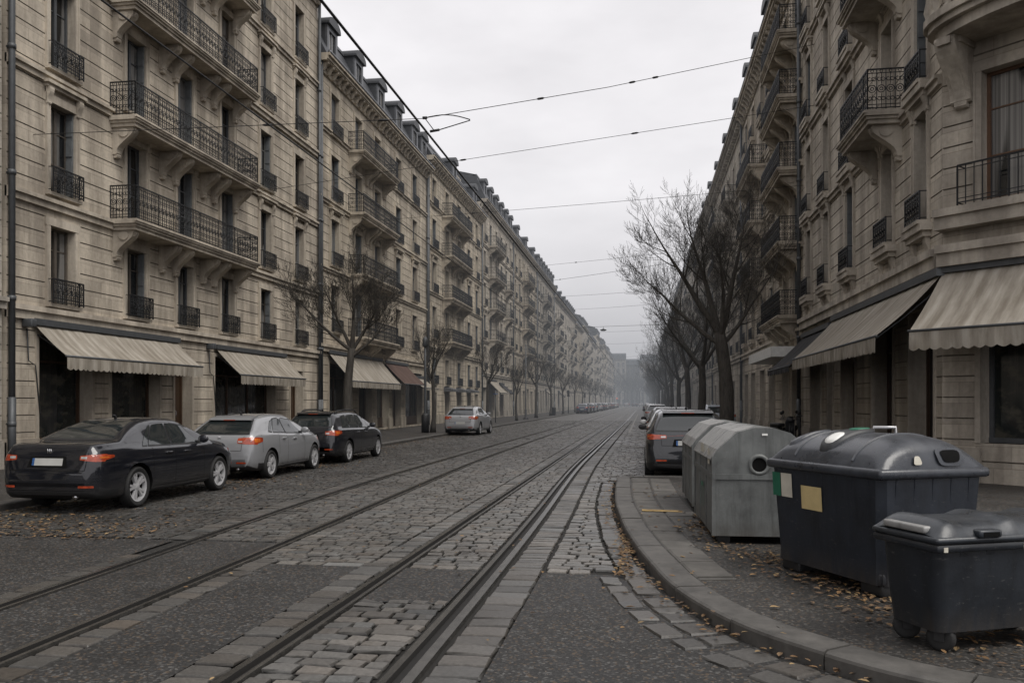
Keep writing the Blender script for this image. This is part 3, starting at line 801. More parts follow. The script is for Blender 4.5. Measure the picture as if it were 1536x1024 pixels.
cornice(r, I4, W, 18.8, 2, t); mansard(r, I4, W, 18.8, 2, [2, 6, 10, 14, 17])
c = MB(); c.box(0, 1.1, u(40.5), u(33.6), 3.35, 3.75); c.build('shop_canopy', [M['white']], r)
drainpipe(r, I4, W-.15, 20.)
y = 52.02; i = 3; rl = random.Random(33)
while y < 425:
    w = rl.uniform(18, 24); lv = 1 if y < 95 else 0
    lab = ('stone block behind the tree row, %s along the right row from the corner' if y < 200 else 'hazy stone block beyond the trees, %s along the right row from the corner') % ORD[i]
    generic('R', y, y+w, 300+i, lv, rl.choice([18.3, 18.7, 19.0, 19.4]), lab)
    y += w; i += 1
# blocks closing the far end
for k, (x, w, h, yy) in enumerate([(-42, 15.4, 22, 462), (-27, 9.4, 23.5, 476), (-18, 8.4, 25.5, 468), (-10, 8.4, 22.5, 474), (-2, 11.4, 24.5, 466), (9, 24, 22, 462)]):
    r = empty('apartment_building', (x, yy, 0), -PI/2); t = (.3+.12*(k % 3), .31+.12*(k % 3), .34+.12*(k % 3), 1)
    tag(r, ['hazy pale block closing the street end on the far left', 'hazy block at the street end, just right of the far left one', 'tallest hazy block closing the street end behind the dark trees', 'low hazy block at the street end, just right of the tallest', 'hazy block at the street end, straight above the vanishing rails', 'hazy block closing the street end behind the right-hand trees'][k], 'building', 'distant blocks closing the end of the street')
    n = int(w/2.8); cols = [((q+.5)*w/n-.6, (q+.5)*w/n+.6) for q in range(n)]; nf = int((h-5)/3.3)
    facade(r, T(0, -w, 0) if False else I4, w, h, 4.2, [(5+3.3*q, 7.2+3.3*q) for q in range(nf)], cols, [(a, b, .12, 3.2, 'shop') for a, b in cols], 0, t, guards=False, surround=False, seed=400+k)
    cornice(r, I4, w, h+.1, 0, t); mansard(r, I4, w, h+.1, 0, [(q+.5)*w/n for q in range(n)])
# ------------------------------------------------------------------ ground, road, rails
def sheet(name, quads, z, mat):
    mb = MB()
    for (x0, x1, y0, y1) in quads: mb.quad((x0, y0, z), (x1, y0, z), (x1, y1, z), (x0, y1, z))
    o = mb.build(name, [mat]); o['kind'] = 'structure'; return o
sheet('ground', [(-900, 900, -900, 1500)], -.05, M['asphalt'])
KL, KR = -9.78, 2.1
sheet('road', [(-30, 70, -25, 520)], 0., M['soil'])
YN = 76.0
sheet('road_surface', [(KL, KR+.0, YN, 520)], .022, M['farroad'])
def curve(pts):
    ys = np.array([p[0] for p in pts], float); xs = np.array([p[1] for p in pts], float)
    gy = np.arange(-20, 521, .5); gx = np.interp(gy, ys, xs)
    k = 9; pad = np.pad(gx, k, mode='edge'); gx = np.convolve(pad, np.ones(2*k+1)/(2*k+1), 'valid')
    return lambda y: np.interp(y, gy, gx)
RA = curve([(-20, -4.6), (6, -5.15), (14.5, -5.72), (30, -5.75), (60, -5.6), (520, -5.5)])
RB = curve([(-20, -4.0), (5, -4.1), (11.4, -4.28), (23, -4.72), (45, -4.75), (520, -4.45)])
RC = curve([(-20, -2.47), (520, -2.47)])
RD = curve([(-20, -1.44), (9, -1.46), (14, -1.55), (20, -1.72), (34, -1.68), (80, -1.47), (520, -1.47)])
def rail(fn, prof, label):
    ys = np.concatenate([np.arange(-12, 60, .8), np.arange(60, 500, 8)])
    mb = MB(); n = len(prof); vs = []
    for y in ys:
        x = float(fn(y)); vs += [(x+p[0], float(y), p[1]) for p in prof]
    for k in range(n-1):
        m = 1 if prof[k][2] else 0
        for i in range(len(ys)-1): mb.f.append((i*n+k, i*n+k+1, (i+1)*n+k+1, (i+1)*n+k)); mb.m.append(m); mb.sm.append(False)
    mb.v = vs
    tag(mb.build('tram_rail', [M['steel'], M['groove']]), label, 'tram rail', 'tram rails set in the road')
thin = [(-.065, 0, 0), (-.06, .041, 0), (-.005, .043, 1), (.0, .006, 1), (.05, .006, 1), (.055, .037, 0), (.082, .035, 0), (.088, 0, 0)]
wide = [(-.11, 0, 1), (-.105, .03, 0), (-.1, .043, 0), (-.05, .044, 1), (-.045, .006, 1), (.025, .006, 1), (.03, .038, 0), (.098, .036, 0), (.104, 0, 0)]
rail(RA, thin, 'outermost tram rail, the one nearest the parked cars'); rail(RB, thin, 'tram rail bending through the dark setts, second from the parked cars')
rail(RC, thin, 'straight tram rail in the middle of the road, left edge of the near track'); rail(RD, wide, 'double grooved tram rail nearest the kerb with the bins')

# kerb outline on the right: build-out then corner
KP = [(2.1, 60), (2.1, 30), (2.1, 20.0), (2.08, 18.4), (1.6, 18.05), (.4, 18.0), (-.42, 17.95), (-.55, 17.5), (-.5, 15), (-.42, 13), (-.25, 10.8), (-.12, 9.6), (.02, 8.6), (.24, 7.3), (.62, 6.2), (1.05, 5.55), (1.6, 5.02), (2.5, 4.6), (4, 4.3), (7, 4.15), (14, 4.1), (40, 4.1)]
def densify(P, st=.1):
    P = [Vector((a, b, 0)) for a, b in P]; out = []
    for i in range(len(P)-1):
        p0, p1, p2, p3 = P[max(i-1, 0)], P[i], P[i+1], P[min(i+2, len(P)-1)]
        n = max(1, int((p2-p1).length/st))
        curved = 8 <= i <= 18
        for k in range(n):
            t = k/n
            if curved: q = .5*((2*p1) + (p2-p0)*t + (2*p0-5*p1+4*p2-p3)*t*t + (3*p1-p0-3*p2+p3)*t**3)
            else: q = p1.lerp(p2, t)
            out.append(q)
    out.append(P[-1]); return out
KD = densify(KP)
def normals(P):
    N = []
    for i in range(len(P)):
        d = (P[min(i+1, len(P)-1)]-P[max(i-1, 0)]).normalized(); N.append(Vector((-d.y, d.x, 0)))
    # path runs toward the camera then right: pavement lies on its left
    return N
KN = normals(KD)
def along(P, N, s0, s1, off):
    pass
PAVE = .12
def kerb_stones(mb, P, N, w, z, ln, gap=.012, m=0, off=0., rnd=random.Random(5), base=0.):
    """individual kerb stones with rounded front edge along a dense path"""
    acc = 0.; i0 = 0; L = ln*rnd.uniform(.8, 1.2)
    for i in range(1, len(P)):
        acc += (P[i]-P[i-1]).length
        if acc >= L or i == len(P)-1:
            idx = list(range(i0, i+1)); jz = rnd.uniform(-.006, .006)
            prof = [(0.0, base), (0.0, z-.03), (.008, z-.012), (.03, z), (w-gap, z), (w-gap, base)]
            vs = []; n = len(prof)
            for q, k in enumerate(idx):
                sh = 0.
                p = P[k]
                if q == 0: p = P[k] + (P[k+1]-P[k]).normalized()*gap*.5
                if q == len(idx)-1: p = P[k] - (P[k]-P[k-1]).normalized()*gap*.5
                for a, h in prof: vs.append((p.x+N[k].x*(a+off), p.y+N[k].y*(a+off), h + (jz if h > .05 else 0)))
            fs = [(q*n+a, q*n+a+1, (q+1)*n+a+1, (q+1)*n+a) for q in range(len(idx)-1) for a in range(n-1)]
            fs += [tuple(range(n)), tuple((len(idx)-1)*n+a for a in range(n))[::-1]]
            mb.add(vs, fs, m)
            acc = 0.; i0 = i; L = ln*rnd.uniform(.8, 1.2)
kb = MB(); kerb_stones(kb, KD, KN, .28, PAVE+.02, 1.0)
far = [Vector((2.1, 420-6*k, 0)) for k in range(61)]
kerb_stones(kb, far, normals(far), .32, PAVE+.02, 6.)
ko = kb.build('kerb', [M['kerb']]); ko['kind'] = 'structure'
kb = MB(); LP = [Vector((KL, -8+.5*k, 0)) for k in range(160)] + [Vector((KL, 72+6*k, 0)) for k in range(59)]
kerb_stones(kb, LP, [Vector((-1, 0, 0))]*len(LP), .3, PAVE+.02, 1.2)
ko = kb.build('kerb', [M['kerb']]); ko['kind'] = 'structure'
# pavements
pv = MB(); ed = [(p.x+n.x*.26, p.y+n.y*.26) for p, n in zip(KD, KN)]
bm = bmesh.new()
loop = [bm.verts.new((x, yv, PAVE)) for x, yv in ed] + [bm.verts.new((40, 60, PAVE))]
f = bm.faces.new(loop); bmesh.ops.triangulate(bm, faces=[f]); bmesh.ops.recalc_face_normals(bm, faces=bm.faces)
if bm.faces[:][0].normal.z < 0: bmesh.ops.reverse_faces(bm, faces=bm.faces)
pv.bm(bm); pv.box(2.4, 20, 60, 430, .0, PAVE)
po = pv.build('pavement', [M['paving']]); po['kind'] = 'structure'
pv = MB(); pv.box(-32, KL-.29, -25, 430, 0., PAVE); po = pv.build('pavement', [M['paving']]); po['kind'] = 'structure'
# second row of slabs behind the kerb
sb = MB(); seg = [k for k, p in enumerate(KD) if p.y < 17.4 and p.x < .2 and p.y > 7.0]
P2 = [KD[k] + KN[k]*.29 for k in seg]; N2 = [KN[k] for k in seg]
kerb_stones(sb, P2, N2, .36, PAVE+.012, .62, .014)
P3 = [KD[k] + KN[k]*.66 for k in seg if KD[k].y > 9.6]; N3 = [KN[k] for k in seg if KD[k].y > 9.6]
kerb_stones(sb, P3[:75], N3[:75], .42, PAVE+.008, .8, .014)
so = sb.build('pavement_slabs', [M['slab']]); so['kind'] = 'structure'
mk = MB(); mk.quad((-.02, 12.15, PAVE+.016), (.55, 12.1, PAVE+.016), (.55, 12.3, PAVE+.016), (-.02, 12.36, PAVE+.016))
mo = mk.build('pavement_marking', [M['mark_y']]); mo['kind'] = 'structure'
mk = MB(); mk.box(-.82, -.70, 46, 118, .036, .0375); mk.box(-.70, 1.9, 46, 46.14, .036, .0375)
mo = mk.build('road_marking', [M['mark']]); mo['kind'] = 'structure'

# ------------------------------------------------------------------ granite setts as real stones
ST = []   # cx, cy, hx, hy, rot, z, r, g, b
def kerbx(y):
    return KXI(y)
_ky = np.array([p.y for p in KD if p.y < 17.9 and p.x < 3][::-1]); _kx = np.array([p.x for p in KD if p.y < 17.9 and p.x < 3][::-1])
KXI = lambda y: float(np.interp(y, _ky, _kx)) if y < 17.9 else KR
sr = random.Random(99)
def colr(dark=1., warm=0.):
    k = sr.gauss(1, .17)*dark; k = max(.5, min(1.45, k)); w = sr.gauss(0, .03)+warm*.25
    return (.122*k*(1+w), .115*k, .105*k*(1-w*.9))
def row(y, x0, x1, hy, wm, dark=1., warm=0., z=.0):
    x = x0 - sr.uniform(0, .0)
    while x < x1-.05:
        w = wm*sr.uniform(.72, 1.3)
        if x + w > x1 - wm*.45: w = x1-x
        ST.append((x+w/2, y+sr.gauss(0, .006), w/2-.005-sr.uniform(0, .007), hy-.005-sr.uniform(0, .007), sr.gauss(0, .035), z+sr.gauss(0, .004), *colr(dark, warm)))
        x += w
YB = 8.35
y = YB
while y < YN:
    pt = .135 if y < 30 else .19
    p = pt*sr.uniform(.9, 1.12); yc = y+p/2; hy = p/2
    a, b, c, d = float(RA(yc)), float(RB(yc)), float(RC(yc)), float(RD(yc))
    wm = .20 if y < 30 else .28
    if yc > 9.4:
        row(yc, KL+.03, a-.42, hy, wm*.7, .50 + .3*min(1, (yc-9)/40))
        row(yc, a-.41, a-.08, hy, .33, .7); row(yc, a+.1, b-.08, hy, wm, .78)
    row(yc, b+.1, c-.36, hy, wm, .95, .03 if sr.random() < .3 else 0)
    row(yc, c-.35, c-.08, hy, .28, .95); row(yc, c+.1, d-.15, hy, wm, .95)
    xr = KXI(yc) if yc < 17.95 else 2.08
    row(yc, d+.14, d+.48, hy, .34, .88, .02); row(yc, d+.50, xr - (.31 if yc < 17.95 else .05), hy, wm*1.05, 1.05, .0)
    y += p
# last big stones before the asphalt, rail-side columns in the crossing
yy = -6.0
while yy < YB:
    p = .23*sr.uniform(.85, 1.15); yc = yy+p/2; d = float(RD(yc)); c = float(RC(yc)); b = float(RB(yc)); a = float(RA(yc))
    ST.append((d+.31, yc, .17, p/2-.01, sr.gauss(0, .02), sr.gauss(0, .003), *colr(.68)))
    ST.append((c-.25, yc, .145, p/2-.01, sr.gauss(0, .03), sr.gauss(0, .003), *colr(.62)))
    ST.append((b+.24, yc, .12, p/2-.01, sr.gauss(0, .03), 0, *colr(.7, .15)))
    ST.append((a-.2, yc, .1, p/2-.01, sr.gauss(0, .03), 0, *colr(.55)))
    yy += p
yy = -6.0
while yy < 6.75:
    p = .15*sr.uniform(.9, 1.1); yc = yy+p/2
    row(yc, float(RC(yc))+.1, float(RD(yc))-.15, p/2, .215, .85 if yc < 6.2 else .6, .08 if sr.random() < .3 else 0)
    yy += p
for xx0, xx1 in ((float(RB(8.3))+.4, -2.85), (-2.36, -1.63), (-.95, -.5)):
    row(YB-.09, xx0, xx1, .085, .27, 1.25, .05)
# gutter stones following the kerb
acc = 0
for rowi, (o1, hw) in enumerate(((-.17, .13), (-.42, .105))):
    L = .26; acc = 0.
    for k in range(1, len(KD)):
        p = KD[k]
        if p.y > 17.8 or p.x > 20 or (p.y > 16 and p.x > .5): continue
        acc += (KD[k]-KD[k-1]).length
        if acc >= L:
            if rowi == 1 and p.y > 8.0: acc = 0; continue
            cc = p + KN[k]*o1; d = (KD[k]-KD[k-1])
            ST.append((cc.x+sr.gauss(0, .008), cc.y, L/2*(1.06 if rowi == 0 else 1.13)-.01, hw-.008, math.atan2(d.y, d.x), sr.gauss(.008, .003), *colr(.6, .05)))
            acc = 0; L = sr.uniform(.2, .34)
S = np.array(ST)
gu = np.array([-1, -.9, 0.1, .9, 1]); gv = np.array([-1, -.85, .85, 1])
U, V = np.meshgrid(gu, gv, indexing='ij'); U = U.ravel(); V = V.ravel()
edge = (np.abs(U) > .99) | (np.abs(V) > .99); corner = (np.abs(U) > .99) & (np.abs(V) > .99)
Uc = np.where(corner, U*.9, U); Vc = np.where(corner, V*.84, V)
Zc = np.where(edge, .006, .027 - .002*(np.abs(U) > .5)); Zc = np.where(corner, -.004, Zc)
n = len(S)
jit = RNG.normal(0, 1, (n, 20, 3))
X = Uc[None]*S[:, 2:3] + jit[:, :, 0]*.0045; Y = Vc[None]*S[:, 3:4] + jit[:, :, 1]*.0045
tl = RNG.normal(0, .013, (n, 2))
Z = Zc[None] + S[:, 5:6] + jit[:, :, 2]*.0012 + X*tl[:, :1] + Y*tl[:, 1:]
Z = np.where(edge[None], np.minimum(Z, .012), Z)
cr, sn = np.cos(S[:, 4:5]), np.sin(S[:, 4:5])
co = np.stack([S[:, 0:1]+X*cr-Y*sn, S[:, 1:2]+X*sn+Y*cr, Z+.002], -1).reshape(-1, 3)
fb = np.array([(i*4+j, (i+1)*4+j, (i+1)*4+j+1, i*4+j+1) for i in range(4) for j in range(3)])
faces = (fb[None]+np.arange(n)[:, None, None]*20).reshape(-1, 4)
me = bpy.data.meshes.new('setts'); me.vertices.add(len(co)); me.vertices.foreach_set('co', co.ravel())
me.loops.add(faces.size); me.loops.foreach_set('vertex_index', faces.ravel())
me.polygons.add(len(faces)); me.polygons.foreach_set('loop_start', np.arange(0, faces.size, 4)); me.polygons.foreach_set('loop_total', np.full(len(faces), 4))
me.polygons.foreach_set('use_smooth', np.zeros(len(faces), bool)); me.update(calc_edges=True); me.validate()
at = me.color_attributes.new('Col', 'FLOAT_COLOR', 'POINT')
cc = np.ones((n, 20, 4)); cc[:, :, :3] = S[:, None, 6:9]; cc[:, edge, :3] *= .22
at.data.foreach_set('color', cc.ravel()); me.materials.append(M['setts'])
o = link('road_setts', me); o['kind'] = 'structure'
print('setts', n)
# asphalt infill
def strip(mb, fa, fb_, y0, y1, z, st=.5):
    ys = np.arange(y0, y1+1e-6, (y1-y0)/max(1, round((y1-y0)/st)))
    for p, q in zip(ys[:-1], ys[1:]): mb.quad((fa(p), p, z), (fb_(p), p, z), (fb_(q), q, z), (fa(q), q, z))
am = MB()
strip(am, lambda y: float(RD(y))+.49, lambda y: 60., -20, YB-.19, .020)
strip(am, lambda y: float(RB(y))+.37, lambda y: float(RC(y))-.385, -20, YB-.19, .024)
strip(am, lambda y: float(RC(y))+.1, lambda y: float(RD(y))-.15, 6.75, YB-.18, .024)
strip(am, lambda y: float(RA(y))+.1, lambda y: float(RB(y))-.08, -20, 9.4, .022)
strip(am, lambda y: KL, lambda y: float(RA(y))-.27, -20, 9.4, .02)
ao = am.build('road_asphalt', [M['asphalt']]); ao['kind'] = 'structure'

# ------------------------------------------------------------------ fallen leaves
LV = []
lr = random.Random(3)
def leaf(x, yv, z, s=None):
    LV.append((x, yv, z, s or lr.uniform(.022, .045), lr.uniform(0, 6.28), lr.uniform(-.5, .5), lr.uniform(-.5, .5)))
for _ in range(900): leaf(KL+.04+abs(lr.gauss(0, .55)) , lr.uniform(7, 46), .035)
for _ in range(500): leaf(lr.uniform(-9.6, -6.2), 9.2+abs(lr.gauss(0, 1.2)), .035, lr.uniform(.02, .04))
for _ in range(300): leaf(-8.2+lr.gauss(0, .45), lr.choice([10.2, 15.9, 16.2, 20.8])+lr.gauss(0, .6), .04)
for _ in range(1900):
    k = lr.randrange(len(KD)); p = KD[k]
    if p.y > 17.5 or p.x > 3: continue
    q = p - KN[k]*abs(lr.gauss(.03, .09)); leaf(q.x, q.y, .04+lr.uniform(0, .02), lr.uniform(.02, .038))
for _ in range(340): leaf(.0+lr.gauss(-.0, .05)-.2+0.02*_/340, lr.uniform(8.0, 12.2), .045, lr.uniform(.02, .04))
for _ in range(480):
    a = lr.random(); leaf(1.05+a*1.2+lr.gauss(0, .22), 9.2-a*3.4+lr.gauss(0, .3), PAVE+.015, lr.uniform(.018, .04))
for _ in range(160): leaf(.75+lr.gauss(0, .15), 10.6+lr.gauss(0, .7), PAVE+.015)
for _ in range(200): leaf(lr.uniform(-.2, 3), lr.uniform(5.5, 16), PAVE+.015)
for _ in range(260): leaf(lr.uniform(-9, 0), lr.uniform(4.5, 30), .04, lr.uniform(.018, .035))
for _ in range(300): leaf(lr.uniform(-14.8, -10), lr.uniform(14, 60), PAVE+.01)
vs = []; fs = []; cl = []
pal = [(.20, .115, .05), (.25, .15, .065), (.14, .08, .04), (.28, .19, .09), (.10, .065, .04), (.17, .11, .06)]
for (x, yv, z, s, a, tx, ty) in LV:
    b = len(vs); ca, sa = math.cos(a), math.sin(a); col = lr.choice(pal); k = lr.uniform(.5, 1.05)
    for (px, py, pz) in ((-1, 0, .0), (-.3, .5, .25), (.45, .42, .3), (1.05, 0, .1), (.45, -.42, .3), (-.3, -.5, .25), (.1, 0, .0)):
        X_ = px*s; Y_ = py*s
        vs.append((x+X_*ca-Y_*sa, yv+X_*sa+Y_*ca, z + pz*s*.7 + abs(tx)*s*.3 + (px*tx+py*ty)*s*.35)); cl.append((col[0]*k, col[1]*k, col[2]*k, 1))
    fs += [(b, b+6, b+1), (b+1, b+6, b+2), (b+2, b+6, b+3), (b+3, b+6, b+4), (b+4, b+6, b+5), (b+5, b+6, b)]
me = bpy.data.meshes.new('fallen_leaves'); me.from_pydata(vs, [], fs); me.materials.append(M['leaf'])
at = me.color_attributes.new('Col', 'FLOAT_COLOR', 'POINT'); at.data.foreach_set('color', np.array(cl).ravel())
tag(link('fallen_leaves', me), 'brown fallen leaves scattered along the kerbs and around the bins', 'leaves', kind='stuff')
# ------------------------------------------------------------------ cars
def pchip(xs, ys):
    xs = np.array(xs, float); ys = np.array(ys, float); h = np.diff(xs); d = np.diff(ys)/h
    m = np.zeros_like(ys); m[0] = d[0]; m[-1] = d[-1]
    for i in range(1, len(xs)-1):
        if d[i-1]*d[i] > 0:
            w1 = 2*h[i]+h[i-1]; w2 = h[i]+2*h[i-1]; m[i] = (w1+w2)/(w1/d[i-1]+w2/d[i])
    def f(x):
        i = int(np.clip(np.searchsorted(xs, x)-1, 0, len(xs)-2)); t = (x-xs[i])/h[i]; t = min(1, max(0, t))
        return float(ys[i]*(1+2*t)*(1-t)**2 + h[i]*m[i]*t*(1-t)**2 + ys[i+1]*t*t*(3-2*t) + h[i]*m[i+1]*t*t*(t-1))
    return f
SPEC = {
 'sedan': dict(L=4.72, W=.915, ax=(1.04, 3.76), R=.335, arch=.395,
   top=[(0, .66), (.03, .78), (.07, .95), (.13, 1.06), (.3, 1.085), (.72, 1.105), (.95, 1.2), (1.3, 1.335), (1.65, 1.42), (2.1, 1.455), (2.6, 1.435), (2.95, 1.32), (3.3, 1.15), (3.55, 1.02), (4.0, .95), (4.4, .85), (4.6, .72), (4.72, .56)],
   belt=[(0, .62), (.08, .9), (.3, .97), (1., .985), (2., .965), (3.2, .95), (3.8, .89), (4.4, .76), (4.72, .5)], roofw=.60, deck=.14,
   glass=[[(1.42, .995), (2.12, .985), (2.12, 1.35), (1.78, 1.335)], [(1.24, 1.0), (1.38, .998), (1.72, 1.32), (1.64, 1.30)], [(2.18, .984), (3.12, .965), (2.70, 1.29), (2.18, 1.352)]],
   rear=[(.60, 1.13), (.44, 1.40)], front=[(.66, 1.03), (.5, 1.37)], tail=(.80, .92, .54), plate=.80, bump=.42),
 'hatch': dict(L=4.36, W=.91, ax=(.84, 3.5), R=.325, arch=.385,
   top=[(0, .55), (.02, .72), (.06, .9), (.15, 1.02), (.35, 1.15), (.6, 1.30), (.8, 1.39), (1.15, 1.445), (1.7, 1.475), (2.25, 1.46), (2.65, 1.33), (3.0, 1.17), (3.3, 1.04), (3.7, .97), (4.1, .86), (4.28, .72), (4.36, .55)],
   belt=[(0, .52), (.1, .9), (.3, 1.01), (.9, 1.04), (1.8, 1.0), (2.9, .96), (3.5, .9), (4.1, .76), (4.36, .5)], roofw=.58, deck=.16,
   glass=[[(1.06, 1.055), (1.72, 1.025), (1.72, 1.365), (1.40, 1.345)], [(.84, 1.085), (1.01, 1.06), (1.34, 1.325), (1.17, 1.285)], [(1.78, 1.02), (2.76, .985), (2.32, 1.31), (1.78, 1.372)]],
   rear=[(.66, 1.04), (.50, 1.33)], front=[(.66, 1.05), (.5, 1.38)], tail=(.80, .97, .44), plate=.62, bump=.40),
 'estate': dict(L=4.6, W=.9, ax=(.98, 3.68), R=.325, arch=.385,
   top=[(0, .6), (.02, .75), (.07, .95), (.2, 1.12), (.4, 1.33), (.55, 1.43), (1.0, 1.475), (1.8, 1.49), (2.4, 1.46), (2.8, 1.34), (3.2, 1.15), (3.5, 1.02), (3.9, .96), (4.3, .85), (4.5, .7), (4.6, .55)],
   belt=[(0, .55), (.1, .9), (.3, .98), (1., .99), (2., .97), (3.1, .95), (3.7, .88), (4.3, .76), (4.6, .5)], roofw=.57, deck=.15,
   glass=[[(1.26, 1.01), (1.95, 1.0), (1.95, 1.385), (1.30, 1.37)], [(.62, 1.03), (1.18, 1.012), (1.22, 1.365), (.86, 1.33)], [(2.02, .998), (3.0, .975), (2.52, 1.32), (2.02, 1.387)]],
   rear=[(.66, 1.06), (.50, 1.38)], front=[(.66, 1.04), (.5, 1.38)], tail=(.80, .95, .5), plate=.78, bump=.42),
 'suv': dict(L=4.5, W=.93, ax=(.9, 3.55), R=.355, arch=.42,
   top=[(0, .62), (.02, .78), (.05, .98), (.13, 1.12), (.3, 1.34), (.45, 1.5), (.6, 1.575), (1.0, 1.61), (1.8, 1.63), (2.4, 1.6), (2.75, 1.47), (3.1, 1.28), (3.35, 1.14), (3.8, 1.06), (4.2, .96), (4.4, .82), (4.5, .62)],
   belt=[(0, .58), (.08, 1.0), (.3, 1.11), (1., 1.12), (2., 1.08), (3., 1.05), (3.6, .99), (4.2, .86), (4.5, .56)], roofw=.61, deck=.15,
   glass=[[(1.1, 1.14), (1.84, 1.115), (1.84, 1.515), (1.24, 1.49)], [(.66, 1.18), (1.03, 1.145), (1.16, 1.485), (.92, 1.43)], [(1.9, 1.112), (2.92, 1.07), (2.45, 1.45), (1.9, 1.517)]],
   rear=[(.70, 1.14), (.54, 1.50)], front=[(.68, 1.17), (.52, 1.52)], tail=(.93, 1.06, .46), plate=.86, bump=.46)}

def wheel_meshes(R, spokes, hub=.72):
    def f():
        r = R*hub; ty = MB(); w = .1
        ty.lathe([(r-.01, -w*.75), (r+.015, -w), (R-.03, -w*1.02), (R-.006, -w*.75), (R, -w*.4), (R, w*.4), (R-.006, w*.75), (R-.03, w*1.02), (r+.015, w), (r-.01, w*.75)], 36, 'y')
        ty.lathe([(0.0, w*.1), (r-.005, w*.1)], 24, 'y', m=1)
        rm = MB()
        rm.lathe([(r-.03, w*.2), (r-.022, w*.75), (r, w*.86), (r+.008, w*.8), (r+.004, w*.4)], 36, 'y')
        rm.lathe([(0, w*.78), (.028, w*.78), (.045, w*.7), (.075, w*.62), (.08, w*.3)], 16, 'y')
        for k in range(spokes):
            a = 2*PI*k/spokes
            for da in (-.11, .11):
                Mx = Matrix.Rotation(-(a+da*.4), 4, 'Y')
                wd = .019
                vs = [(.05, w*.3, -wd*1.3), (.05, w*.66, -wd), (.05, w*.66, wd), (.05, w*.3, wd*1.3)]
                off = da*.28
                vs += [(r-.015, w*.25, off-wd*1.4), (r-.015, w*.74, off-wd), (r-.015, w*.74, off+wd), (r-.015, w*.25, off+wd*1.4)]
                rm.add(vs, [(0,1,5,4), (1,2,6,5), (2,3,7,6), (3,0,4,7)], 0, False, Mx)
        me = rm.mesh('wheel', [M['alloy']], 35); recalc(me)
        mt = ty.mesh('tyre', [M['rubber'], M['lead']], 50); recalc(mt)
        return me, mt
    return cached(('wheel', R, spokes), f)

